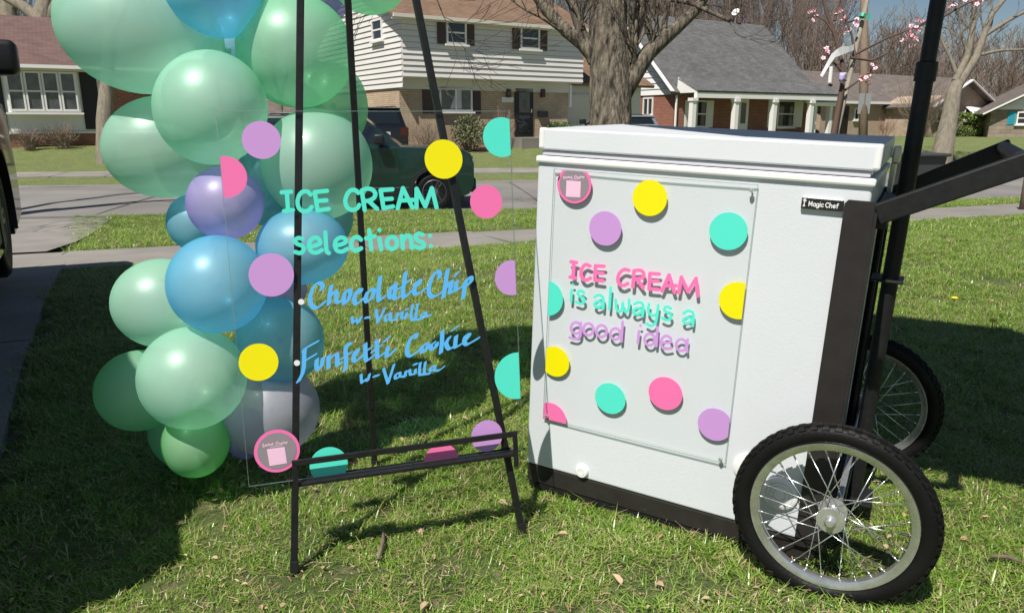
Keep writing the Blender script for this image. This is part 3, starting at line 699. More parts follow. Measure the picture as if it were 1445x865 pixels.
pE = at(1425, 196, 44.0); FE = Facade((pE[0], pE[1], 0), -22)
e0 = FE.px(1397, 170)[0]; e1 = e0 + 11; zEe = FE.px(1400, 155)[1]
E_ = thing('stone_front_house', corner_base(FE, e0 + 5), 'house with rough tan stone wall and white sided gable at far right', 'house', 'houses across the street')
metre_uv(MB().box((e0, -8, -.8), (e1, 0, zEe), FE.F()).build('stone_wall', 'stone_tan', E_))
em = (e0 + e1) / 2; zPe = zEe + 3.0
gg = MB().add([FE(e0, zEe, .01), FE(e1, zEe, .01), FE(em, zPe, .01)], [(0, 1, 2)]).build('gable', 'siding_gap', E_)
boards(FE, lambda z: (e0 + (z - zEe) / 3.0 * (em - e0), e1 - (z - zEe) / 3.0 * (e1 - em)), zEe, zPe, .3, gg, 'siding_white', .012)
for s_ in (e0 - .5, e1 + .5):
    roof_slab([FE(s_, zEe - .25, .45), FE(s_, zEe - .25, -8.4), FE(em, zPe + .1, -8.4), FE(em, zPe + .1, .45)], .12, 'roof_tan_grey', E_)
    MB().bar(FE(s_, zEe - .27, .48), FE(em, zPe + .06, .48), .07, .2, (0, 0, 1)).build('rake_board', 'trim_white', E_)
r = FE.rect(1436, 158, 1452, 176); window(FE, r, E_, nx=1); shutter(FE, r[0] - .45, r[0] - .05, r[1], r[3], E_, 'shutter_teal')
# ------------------------------------------------------------------ trees and shrubs
def grow(mb, tw, p, d, L, r, lev, rg, spread=.6, up=.12, nmax=5, twig_r=.004, gnarl=.18, kids=(2, 4), nseg=5, sides=6):
    """one limb and its children; thin last levels go to tw"""
    pts = [np.array(p, float)]; rad = [r]; dd = nrm(d)
    for i in range(nseg):
        dd = nrm(dd + rg.normal(0, gnarl, 3) + np.array([0, 0, up]))
        pts.append(pts[-1] + dd * L / nseg); rad.append(max(twig_r, r * (1 - .55 * (i + 1) / nseg)))
    (mb if lev > 1 else tw).tube(pts, rad, sides if lev > 2 else (4 if lev == 2 else 3), caps=False)
    if lev == 0: return
    for k in range(rg.integers(kids[0], kids[1] + 1)):
        i = int(rg.integers(max(1, nseg // 2 - 1), nseg + 1)); ax = nrm(pts[i] - pts[i - 1])
        q = nrm(np.cross(ax, rg.normal(0, 1, 3))); a = rg.uniform(.5, 1.15) * spread
        nd = ax * math.cos(a) + q * math.sin(a)
        grow(mb, tw, pts[i], nd, L * rg.uniform(.55, .82), rad[i] * rg.uniform(.5, .72), lev - 1, rg, spread, up, nmax, twig_r, gnarl, kids, max(3, nseg - 1), sides)
    grow(mb, tw, pts[-1], dd, L * .7, rad[-1] * .85, lev - 1, rg, spread, up, nmax, twig_r, gnarl, kids, max(3, nseg - 1), sides)

def fluted_trunk(path, rad, n=40, amp=.05, seed=1):
    mb = MB(); m = 60; P = [np.array(p, float) for p in path]; T = np.linspace(0, len(P) - 1, m)
    for t in T:
        i = min(int(t), len(P) - 2); f = t - i; c = P[i] * (1 - f) + P[i + 1] * f; r = rad[i] * (1 - f) + rad[i + 1] * f
        for k in range(n):
            a = 2 * math.pi * k / n
            ridge = mnoise.noise(Vector((math.cos(a) * 5.5, math.sin(a) * 5.5, c[2] * .9 + seed))) + .6 * mnoise.noise(Vector((math.cos(a) * 13, math.sin(a) * 13, c[2] * 2.2 + seed)))
            rr = r * (1 + amp * ridge); mb.v.append((c[0] + rr * math.cos(a), c[1] + rr * math.sin(a), c[2]))
    for j in range(m - 1):
        for k in range(n): k2 = (k + 1) % n; mb.f.append((j * n + k, j * n + k2, (j + 1) * n + k2, (j + 1) * n + k))
    return mb
def tree(name, base, label, trunk_path, trunk_rad, limbs, bark, twigm, seed, group=None, lev=3, amp=.06, n=40, twig_r=.004, spread=.6, kids=(2, 4), gnarl=.18, up=.12):
    rg = np.random.default_rng(seed); t = thing(name, base, label, 'tree', group)
    fluted_trunk(trunk_path, trunk_rad, n, amp, seed).build('trunk', bark, t, True)
    lb = MB(); tw = MB()
    for L in limbs:
        path, r0, r1, lv, ln = L; pts = [np.array(p, float) for p in path]
        lb.tube(pts, list(np.linspace(r0, r1, len(pts))), 10, caps=False)
        for i in range(1, len(pts)):
            ax = nrm(pts[i] - pts[i - 1])
            for _ in range(1 if i < len(pts) - 1 else 2):
                q = nrm(np.cross(ax, rg.normal(0, 1, 3))); a = rg.uniform(.3, .9)
                rr = r0 + (r1 - r0) * i / (len(pts) - 1)
                grow(lb, tw, pts[i], ax * math.cos(a) + q * math.sin(a), ln * rg.uniform(.6, 1), rr * rg.uniform(.2, .4), lv, rg, spread, up, 5, twig_r, gnarl, kids)
    lb.build('limbs', bark, t, True); cr = tw.build('crown', twigm, t); return t

# big street oak behind the cart
dO = 12.6
B0 = at(862, 300, dO); zb = terrain(B0[0], B0[1]); base = (B0[0], B0[1], zb)
def O(x, y, dd=0.): return at(x, y, dO + dd)
tree('oak_tree', base, 'massive bare street tree with deeply furrowed grey bark behind the cart',
     [np.array([B0[0] - .02, B0[1], zb - .2]), np.array([B0[0], B0[1], zb + .25]), O(862, 170), O(861, 110), O(858, 40), O(857, -40), O(855, -170), O(858, -330)], [.56, .43, .355, .34, .32, .315, .28, .2],
     [([O(842, 85), O(822, 62), O(800, 45), O(778, 22), O(757, -5), O(735, -60)], .13, .08, 3, 1.2),
      ([O(838, 88), O(825, 60), O(812, 20), O(800, -30), O(785, -100)], .10, .07, 3, 1.3),
      ([O(880, 130), O(895, 105), O(915, 75), O(932, 60), O(955, 40), O(985, 12), O(1010, -30)], .17, .07, 3, 1.1),
      ([O(882, 90), O(893, 50), O(905, 15), O(912, -40), O(925, -110)], .13, .09, 3, 1.5),
      ([O(925, 65), O(915, 40), O(908, 20)], .08, .05, 2, .9),
      ([O(935, 58), O(938, 30), O(945, 0), O(975, 5), O(1030, 30, -.5)], .06, .03, 2, .9),
      ([O(870, -60), O(960, -100, -.5), O(1060, -90, -1), O(1120, -60, -1.2)], .13, .05, 3, 1.4),
      ([O(850, -80), O(740, -120, -.6), O(650, -100, -1), O(600, -40, -1.2)], .13, .05, 3, 1.4),
      ([O(858, -300), O(870, -420), O(900, -560)], .2, .1, 3, 2.2)],
     'bark_oak', 'bark_dark', 5, lev=3, amp=.075, n=72)

# leaning bare tree on the verge opposite, right
dT = 26.0
def Tq(x, y, dd=0.): return at(x, y, dT + dd)
b1 = Tq(1326, 238); z1 = terrain(b1[0], b1[1])
tree('bare_tree', (b1[0], b1[1], z1), 'forked bare tree with pale bark on the far verge, right', [np.array([b1[0], b1[1], z1 - .3]), Tq(1330, 215), Tq(1340, 165), Tq(1346, 130), Tq(1352, 112)], [.42, .33, .27, .24, .17],
     [([Tq(1345, 132), Tq(1362, 105), Tq(1378, 80), Tq(1388, 50), Tq(1400, 20), Tq(1425, -10)], .17, .07, 3, 1.9), ([Tq(1348, 115), Tq(1365, 80), Tq(1372, 45), Tq(1375, 10), Tq(1380, -40)], .13, .06, 3, 1.9),
      ([Tq(1352, 110), Tq(1340, 80), Tq(1330, 60), Tq(1320, 30)], .07, .035, 3, 1.5), ([Tq(1382, 78), Tq(1410, 72), Tq(1450, 70)], .07, .03, 2, 1.5), ([Tq(1390, 50), Tq(1425, 28), Tq(1470, 5)], .08, .04, 3, 1.8)],
     'bark_grey', 'bark_grey', 21, twig_r=.008, amp=.05)
# trees by the brick ranch
dL_ = 36.0
def Lq(x, y, dd=0.): return at(x, y, dL_ + dd)
b2 = Lq(55, 190); tree('bare_tree', (b2[0], b2[1], terrain(b2[0], b2[1])), 'bare tree with thick spreading limbs behind the brick ranch roof', [Lq(60, 200), Lq(60, 120), Lq(56, 50), Lq(62, 20), Lq(70, -20)], [.6, .55, .5, .48, .4],
     [([Lq(60, 40), Lq(78, 10), Lq(95, -20)], .38, .2, 3, 3), ([Lq(58, 30), Lq(30, 8), Lq(5, -5), Lq(-30, -20)], .3, .15, 3, 3), ([Lq(62, 20), Lq(58, -20), Lq(70, -80)], .3, .15, 3, 3)], 'bark_grey', 'bark_dark', 31, twig_r=.012)
b3 = Lq(14, 190, 2); tree('bare_tree', (b3[0], b3[1], terrain(b3[0], b3[1])), 'bare tree trunk rising behind the chimney end of brick ranch', [Lq(18, 200, 2), Lq(16, 100, 2), Lq(13, 30, 2), Lq(8, -20, 2)], [.5, .45, .4, .35], [([Lq(13, 20, 2), Lq(30, -10, 2), Lq(50, -60, 2)], .25, .12, 3, 3), ([Lq(12, 20, 2), Lq(-10, -30, 2)], .25, .12, 3, 3)], 'bark_grey', 'bark_dark', 33, twig_r=.012)
d5 = 24.5; b4 = at(147, 212, d5); z4 = terrain(b4[0], b4[1])
tree('bare_tree', (b4[0], b4[1], z4), 'bare tree trunk beside the brick ranch, mostly hidden by balloons', [(b4[0], b4[1], z4 - .3), at(148, 170, d5), at(150, 130, d5), at(155, 60, d5), at(150, -40, d5)], [.34, .26, .22, .2, .15], [([at(152, 60, d5), at(190, -20, d5), at(240, -90, d5)], .13, .06, 3, 2.2), ([at(152, 40, d5), at(110, -60, d5), at(80, -140, d5)], .13, .06, 3, 2.2)], 'bark_grey', 'bark_dark', 35, twig_r=.01)
# street tree out of frame to the left, its branches shade the road
sb = np.array([-11.2, 11.2, 0]); sz = terrain(sb[0], sb[1])
tree('street_tree', (sb[0], sb[1], sz), 'bare street tree beside the driveway apron', [sb + [0, 0, sz - .2], sb + [0, 0, 1.5], sb + [.1, 0, 3.5], sb + [.0, .2, 5.5]], [.38, .3, .27, .18], [([sb + [0, 0, 3], sb + [1.5, -.4, 4.6], sb + [3, -.6, 5.8]], .13, .05, 3, 2.4), ([sb + [0, 0, 3.4], sb + [-.5, 1.5, 5], sb + [-.4, 3, 6.4]], .13, .05, 3, 2.4), ([sb + [0, 0, 4.4], sb + [1.0, 1.2, 6], sb + [2.2, 2.0, 7.4]], .12, .05, 3, 2.4), ([sb + [0, .1, 5.3], sb + [.2, .3, 7.8]], .15, .08, 3, 2.4)], 'bark_grey', 'bark_dark', 41, twig_r=.008)
# trees behind the houses that show singly
for i, (px, py0, dep, h, lab) in enumerate(((757, 150, 46, 13, 'tall thin bare tree rising between the two-storey house and the oak'), (790, 150, 52, 14, 'bare grey tree seen just left of the oak trunk'), (700, 150, 50, 12, 'bare tree above the brown roof of the two-storey house'))):
    b = at(px, py0, dep); z = terrain(b[0], b[1]); rg = np.random.default_rng(60 + i); t = thing('bare_tree', (b[0], b[1], z), lab, 'tree', 'bare trees behind the houses')
    lb = MB(); tw = MB(); grow(lb, tw, (b[0], b[1], z - .3), (0, 0, 1), h * .55, .3, 5, rg, .55, .15, twig_r=.012, kids=(2, 3)); lb.build('trunk', 'bark_grey', t, True); tw.build('crown', 'bark_dark', t)
# far wood behind the row of houses: one mass of bare trunks and twigs
wd = MB(); protos = []
for s in range(5):
    rg = np.random.default_rng(100 + s); lb = MB(); grow(lb, lb, (0, 0, -.5), (0, 0, 1), 6.0, .20, 4, rg, .5, .22, twig_r=.016, kids=(2, 4), sides=4, nseg=4); protos.append((np.array(lb.v), lb.f))
Vw = []; Fw = []; off = 0
rgw = np.random.default_rng(5)
def wood(x, y, sc, hs):
    global off
    V, F_ = protos[rgw.integers(5)]; a = rgw.uniform(0, 6.28); c, s = math.cos(a), math.sin(a)
    W = np.stack([(V[:, 0] * c - V[:, 1] * s) * sc + x, (V[:, 0] * s + V[:, 1] * c) * sc + y, V[:, 2] * sc * hs + .1], 1)
    Vw.append(W); Fw.extend(tuple(i + off for i in f) for f in F_); off += len(V)
for k in range(120):
    px = rgw.uniform(880, 1540); dep = rgw.uniform(62, 100); p = at(px, 160, dep); wood(p[0], p[1], rgw.uniform(.8, 1.15), .62 if px > 1170 else 1.2)
for k in range(40):
    px = rgw.uniform(-150, 860); dep = rgw.uniform(64, 100); p = at(px, 160, dep); wood(p[0], p[1], rgw.uniform(.8, 1.2), 1.0)
me = bpy.data.meshes.new('woodland'); me.from_pydata(np.concatenate(Vw).tolist(), [], Fw); me.materials.append(M_('woodland_bark'))
o = bpy.data.objects.new('woodland', me); COL.objects.link(o); kind(o, 'stuff'); o['label'] = 'brown mass of bare woodland behind the houses'
# wooded rise behind it
hl = MB(); XX = np.linspace(-160, 160, 60)
for x in XX:
    for t, z in ((0, -.5), (8, 3.2 + 1.0 * mnoise.noise(Vector((x * .06, 0, 0)))), (30, 4.5 + 1.5 * mnoise.noise(Vector((x * .05, 7, 0))))): hl.v.append((x, 104 + t, z))
for i in range(59):
    for j in range(2): a = i * 3 + j; hl.f.append((a, a + 3, a + 4, a + 1))
mat('far_brush', (.10, .075, .06), .95, var=(.17, .13, .105), vscale=.8, bump=.8, bscale=3)
kind(hl.build('hillside', 'far_brush', smooth=True), 'structure')

# shrubs
def leaf_mat(name, c0, c1):
    mat(name, c0, .55, var=c1, vscale=6); return name
leaf_mat('leaf_box', (.035, .075, .012), (.09, .15, .03)); leaf_mat('leaf_hedge', (.06, .11, .015), (.15, .22, .04)); leaf_mat('leaf_shrub', (.07, .095, .03), (.15, .17, .07))
def shrub(name, c, rx, ry, rz_, nleaf, ls, lm, label, stems=10, hollow=.4, boxy=1.0, seed=1):
    rg = np.random.default_rng(seed); z = terrain(c[0], c[1]); t = thing(name, (c[0], c[1], z), label, 'shrub'); st = MB()
    for _ in range(stems):
        a = rg.uniform(0, 6.28); q = rg.uniform(.3, .9); tip = np.array([c[0] + math.cos(a) * rx * q, c[1] + math.sin(a) * ry * q, z + rz_ * rg.uniform(1.0, 1.9)])
        b = np.array([c[0] + math.cos(a) * rx * .15, c[1] + math.sin(a) * ry * .15, z - .05]); st.tube([b, (b + tip) / 2 + rg.normal(0, .05, 3), tip], [.02, .014, .006], 4, False)
    st.build('stems', 'twig', t)
    lf = MB()
    for _ in range(nleaf):
        d = rg.normal(0, 1, 3); d = nrm(d); d = np.sign(d) * np.abs(d) ** boxy; rr = rg.uniform(hollow, 1) ** .5 * (1 + .14 * mnoise.noise(Vector(d * 2.3 + seed)))
        p = np.array([c[0] + d[0] * rx * rr, c[1] + d[1] * ry * rr, z + rz_ + d[2] * rz_ * rr])
        a = nrm(rg.normal(0, 1, 3)) * ls; b = nrm(np.cross(a, rg.normal(0, 1, 3))) * ls * .6; lf.add([p - a, p + b, p + a, p - b], [(0, 1, 2, 3)])
    lf.build('leaves', lm, t); return t
def bare_shrub(c, h, w, n, label, m='twig', seed=1, r=.010):
    rg = np.random.default_rng(seed); z = terrain(c[0], c[1]); t = thing('bare_shrub', (c[0], c[1], z), label, 'shrub'); st = MB(); tw = MB()
    for _ in range(n):
        d = nrm(np.array([rg.normal(0, w), rg.normal(0, w), 1])); grow(st, tw, (c[0] + rg.normal(0, .1), c[1] + rg.normal(0, .1), z - .03), d, h * rg.uniform(.45, .75), r, 2, rg, .5, .1, twig_r=.005, nseg=3, kids=(2, 3), sides=4)
    st.build('stems', m, t); tw.build('twigs', m, t); return t
mat('shrub_twig', (.20, .15, .11), .9); mat('shrub_red', (.22, .13, .10), .9)
def front(F, x, y, out): q = F.px(x, y, out)[0]; p = F(q, 0, out); return p
shrub('boxwood', front(FA, 789, 190, .9), .75, .7, .48, 2600, .05, 'leaf_box', 'dense dark green rounded evergreen shrub by the garage corner', 6, seed=3)
shrub('leafy_shrub', front(FA, 662, 190, .9), .72, .6, .68, 900, .06, 'leaf_shrub', 'loose olive shrub under the picture window', 14, .1, seed=4)
bare_shrub(front(FA, 601, 195, .8), .85, .28, 22, 'small bare shrub against tan brick beside the black SUV', 'shrub_twig', 5)
bare_shrub(front(FA, 707, 195, .7), 1.0, .22, 16, 'twiggy bare shrub left of the dark front door', 'shrub_red', 6)
bare_shrub(front(FB, 38, 190, .9), .62, .6, 40, 'low bare shrub under the left side of the bay window', 'shrub_twig', 7); bare_shrub(front(FB, 88, 190, .9), .68, .6, 44, 'low bare shrub under the right side of the bay window', 'shrub_twig', 8)
h1 = front(FD, 1300, 185, 3.6); bare_shrub(h1, 2.6, .35, 60, 'tall brown leafless shrub at the corner of tan ranch', 'shrub_twig', 9, .02)
h2 = front(FD, 1364, 190, 4.2); shrub('clipped_hedge', h2, 1.55, .8, .75, 3800, .07, 'leaf_hedge', 'clipped bright green hedge below the gable window', 4, boxy=.55, seed=10)
p_ = front(FD, 1250, 185, .8); bare_shrub(p_, .9, .5, 16, 'tiny red-brown bare shrub below the ranch windows', 'shrub_red', 12)

# flowering sapling tied to a stake behind the cart
dS = 4.6
def Sq(x, y, dd=0.): return at(x, y, dS + dd)
sg = Sq(1150, 395); sz = terrain(sg[0], sg[1])
sap = thing('peach_sapling', (sg[0], sg[1], sz), 'young fruit sapling with pink blossom tied to a stake behind the cart', 'tree')
st = MB()
st.tube([(sg[0], sg[1], sz - .05), Sq(1165, 290), Sq(1176, 190), Sq(1188, 125), Sq(1190, 95), Sq(1178, 50), Sq(1165, 15), Sq(1158, -30), Sq(1150, -120)], [.026, .022, .019, .016, .013, .011, .010, .009, .005], 8, False)
st.build('trunk', 'twig', sap, True)
br = MB(); rg = np.random.default_rng(77)
limbs = [[Sq(1189, 130), Sq(1206, 118), Sq(1225, 105)], [Sq(1200, 82), Sq(1230, 86), Sq(1252, 76), Sq(1260, 55), Sq(1263, 40)], [Sq(1205, 78), Sq(1250, 55), Sq(1290, 40), Sq(1320, 30)], [Sq(1188, 100), Sq(1172, 85), Sq(1168, 75)], [Sq(1207, 82), Sq(1202, 50), Sq(1194, 30), Sq(1188, 12), Sq(1186, -20)], [Sq(1175, 45), Sq(1165, 30), Sq(1150, 22)], [Sq(1178, 30), Sq(1183, 8), Sq(1190, -20)], [Sq(1225, 105), Sq(1232, 96)], [Sq(1196, 32), Sq(1210, 28)], [Sq(1320, 30), Sq(1365, 5), Sq(1380, 0)], [Sq(1290, 40), Sq(1340, 14)]]
for L in limbs: br.tube(L, list(np.linspace(.0085, .003, len(L))), 6, False)
br.build('branches', 'twig', sap, True)
def blossom(c, n, r):
    pt = MB(); pd = MB()
    for _ in range(n):
        q = c + rg.normal(0, r * .75, 3); nn = nrm(rg.normal(0, 1, 3) + np.array([-.3, -.8, .3])); a = nrm(np.cross(nn, rg.normal(0, 1, 3))); b = np.cross(nn, a)
        for k in range(5):
            t = k * 1.2566; d = a * math.cos(t) + b * math.sin(t); e = -a * math.sin(t) + b * math.cos(t); s = .0145
            pt.add([q, q + d * s * .6 + e * s * .5 + nn * s * .3, q + d * s * 1.15 + nn * s * .45, q + d * s * .6 - e * s * .5 + nn * s * .3], [(0, 1, 2, 3)])
        pd.lathe([(.001, -.004), (.005, 0), (.004, .006), (.0005, .010)], lambda x, y, z, q=q, a=a, b=b, nn=nn: q + a * x + b * y + nn * z, 5)
    o = pt.build('blossom', 'petal', sap); kind(pd.build('blossom_centre', 'petal_deep', o), 'stuff'); kind(o, 'stuff')
for (x, y, n, r) in ((1190, 35, 5, .022), (1194, 42, 5, .02), (1149, 22, 4, .018), (1168, 77, 5, .02), (1167, 70, 3, .015), (1231, 96, 4, .018), (1216, 111, 4, .016), (1224, 113, 3, .014), (1284, 52, 8, .03), (1290, 57, 6, .025), (1281, 47, 4, .02), (1294, 42, 4, .018), (1286, 35, 3, .015), (1209, 29, 4, .017), (1184, 16, 3, .014), (1341, 12, 5, .02), (1376, 2, 7, .028), (1385, 1, 5, .02), (1299, 30, 3, .014)): blossom(Sq(x, y), n, r)
stake = thing('stake', (sg[0] - .02, sg[1] + .05, sz), 'pale wooden stake leaning beside the blossoming sapling', 'stake')
MB().tube([np.array([sg[0] + .02, sg[1] + .05, sz - .1]), Sq(1181, 185, .05), Sq(1205, 80, .05), Sq(1225, -5, .05), Sq(1240, -70, .05)], [.017, .0165, .016, .015, .015], 8).build('pole', 'stake_wood', stake, True)
gt = MB(); gt.tube([Sq(1216, 25), Sq(1218, 20)], .0185, 8); gt.add([Sq(1224, 22, -.03), Sq(1229, 19, -.03), Sq(1228, 28, -.03), Sq(1223, 29, -.03)], [(0, 1, 2, 3)]); gt.build('green_tie', 'tie_green', stake)
rb = MB(); rp_ = [Sq(1205, 67, -.03), Sq(1198, 70, -.05), Sq(1190, 71, -.06), Sq(1184, 74, -.05), Sq(1176, 79, -.05), Sq(1168, 92, -.04), Sq(1159, 108, -.04)]
for i, p in enumerate(rp_):
    a = nrm(rp_[min(i + 1, 6)] - rp_[max(i - 1, 0)]); s = np.cross(a, [0, 1, .3]); wv = (.020, .018, .024, .022, .016, .012, .009)[i]; rb.v += [tuple(p - s * wv + np.array([0, .004, 0])), tuple(p + s * wv)]
rb.f = [(2 * i, 2 * i + 1, 2 * i + 3, 2 * i + 2) for i in range(6)]
o = rb.build('ribbon', 'ribbon_white'); so = o.modifiers.new('thick', 'SOLIDIFY'); so.thickness = .0015; tag(o, 'white plastic ribbon tied round the sapling', 'ribbon')
tg = MB(); tc_ = Sq(1190, 109, -.06)
for i in range(5):
    for j in range(4): tg.v.append(tuple(tc_ + np.array([(i - 2) * .011, .012 * math.sin(i * 1.7 + j), (1.5 - j) * .017])))
for i in range(4):
    for j in range(3): a = i * 4 + j; tg.f.append((a, a + 4, a + 5, a + 1))
o = tg.build('tag', 'tag_lavender', None, True); so = o.modifiers.new('thick', 'SOLIDIFY'); so.thickness = .001; tag(o, 'crumpled lavender tag hanging on the sapling', 'tag')

# utility pole with two sign plates, wheeled bin, post
du = 34.0; ub = at(1219, 200, du); uz = terrain(ub[0], ub[1])
up_ = thing('utility_pole', (ub[0], ub[1], uz), 'brown wooden utility pole with two grey sign backs', 'utility pole')
MB().tube([(ub[0], ub[1], uz - .3), at(1219, 100, du), at(1220, -200, du)], [.20, .18, .14], 12).build('pole', 'pole_wood', up_, True)
mat('sign_back', (.36, .37, .38), .45, .4)
for (x0, x1, y0, y1, o_) in ((1213, 1221, 132, 161, -.24), (1222.5, 1230, 132, 161, -.26)):
    c0, c1 = at(x0, y0, du + o_), at(x1, y1, du + o_); MB().box((c0[0], c0[1], c1[2]), (c1[0], c0[1] + .02, c0[2])).build('sign_plate', 'sign_back', up_)
db = 12.9; bb = at(1287, 300, db); bz = terrain(bb[0], bb[1]); bt = at(1287, 215, db)[2]
bn = thing('trash_bin', (bb[0], bb[1], bz), 'dark grey wheeled trash bin at the kerb behind the cart handle', 'trash bin'); mat('bin_grey', (.05, .053, .056), .5, bump=.1, bscale=60)
fb = lambda x, y, z: np.array([bb[0], bb[1], bz]) + np.array([math.cos(.2) * x - math.sin(.2) * y, math.sin(.2) * x + math.cos(.2) * y, z]); hb = bt - bz
q = []
for z, s in ((.05, .72), (hb - .06, 1.0)): q += [(-.29 * s, -.30 * s, z), (.29 * s, -.30 * s, z), (.29 * s, .3 * s, z), (-.29 * s, .3 * s, z)]
MB().add([fb(*p) for p in q], [(3, 2, 1, 0), (4, 5, 6, 7), (0, 1, 5, 4), (1, 2, 6, 5), (2, 3, 7, 6), (3, 0, 4, 7)]).build('body', 'bin_grey', bn)
MB().box((-.33, -.36, hb - .055), (.33, .33, hb), fb, .02).build('lid', 'bin_grey', bn); MB().tube([fb(-.25, .38, hb - .08), fb(.25, .38, hb - .08)], .018, 8).build('handle', 'bin_grey', bn)
for s in (-1, 1): MB().lathe([(.01, -.03), (.10, -.03), (.10, .03), (.01, .03)], lambda x, y, z, s=s: fb(s * .27 + z, .28 + x, .10 + y), 14).build('wheel', 'rubber', bn)
pb = at(1443, 290, 11.5); pz = terrain(pb[0], pb[1]); o = MB().tube([(pb[0], pb[1], pz - .1), (pb[0], pb[1], pz + .75), (pb[0], pb[1], pz + .78)], [.045, .045, .03], 10).build('short_post', 'pole_wood', None, True); tag(o, 'short grey-brown post by the pavement at the right edge', 'post')

# dandelions and sticks on the lawn
def ground_hit(x, y):
    d = ray(x, y)
    for t in np.linspace(.8, 20, 3000):
        p = CAM + d * t
        if p[2] <= terrain(p[0], p[1]): return p
for (x, y, lab) in ((1345, 428, 'yellow dandelion nearer the cart in the shaded lawn'), (1399, 461, 'yellow dandelion farther right in the shaded lawn')):
    p = ground_hit(x, y + 6); t = thing('dandelion', p, lab, 'flower')
    MB().tube([p, p + [0, 0, .05]], .002, 5).build('stem', 'stem_green', t)
    MB().lathe([(.001, .045), (.014, .05), (.018, .056), (.012, .061), (.0005, .063)], lambda a, b, c, p=p: p + np.array([a, b, c]), 12).build('flower_head', 'dandelion', t)
for (x, y, x2, y2, lab) in ((534, 800, 542, 762, 'small dark stick lying in front of the easel'), (1395, 796, 1440, 806, 'grey stick in the grass at the lower right edge')):
    a, b = ground_hit(x, y), ground_hit(x2, y2); o = MB().tube([a + [0, 0, .022], (a + b) / 2 + [.004, .003, .028], b + [0, 0, .024]], [.004, .0052, .003], 7).build('stick', 'stick', None, True); tag(o, lab, 'stick')
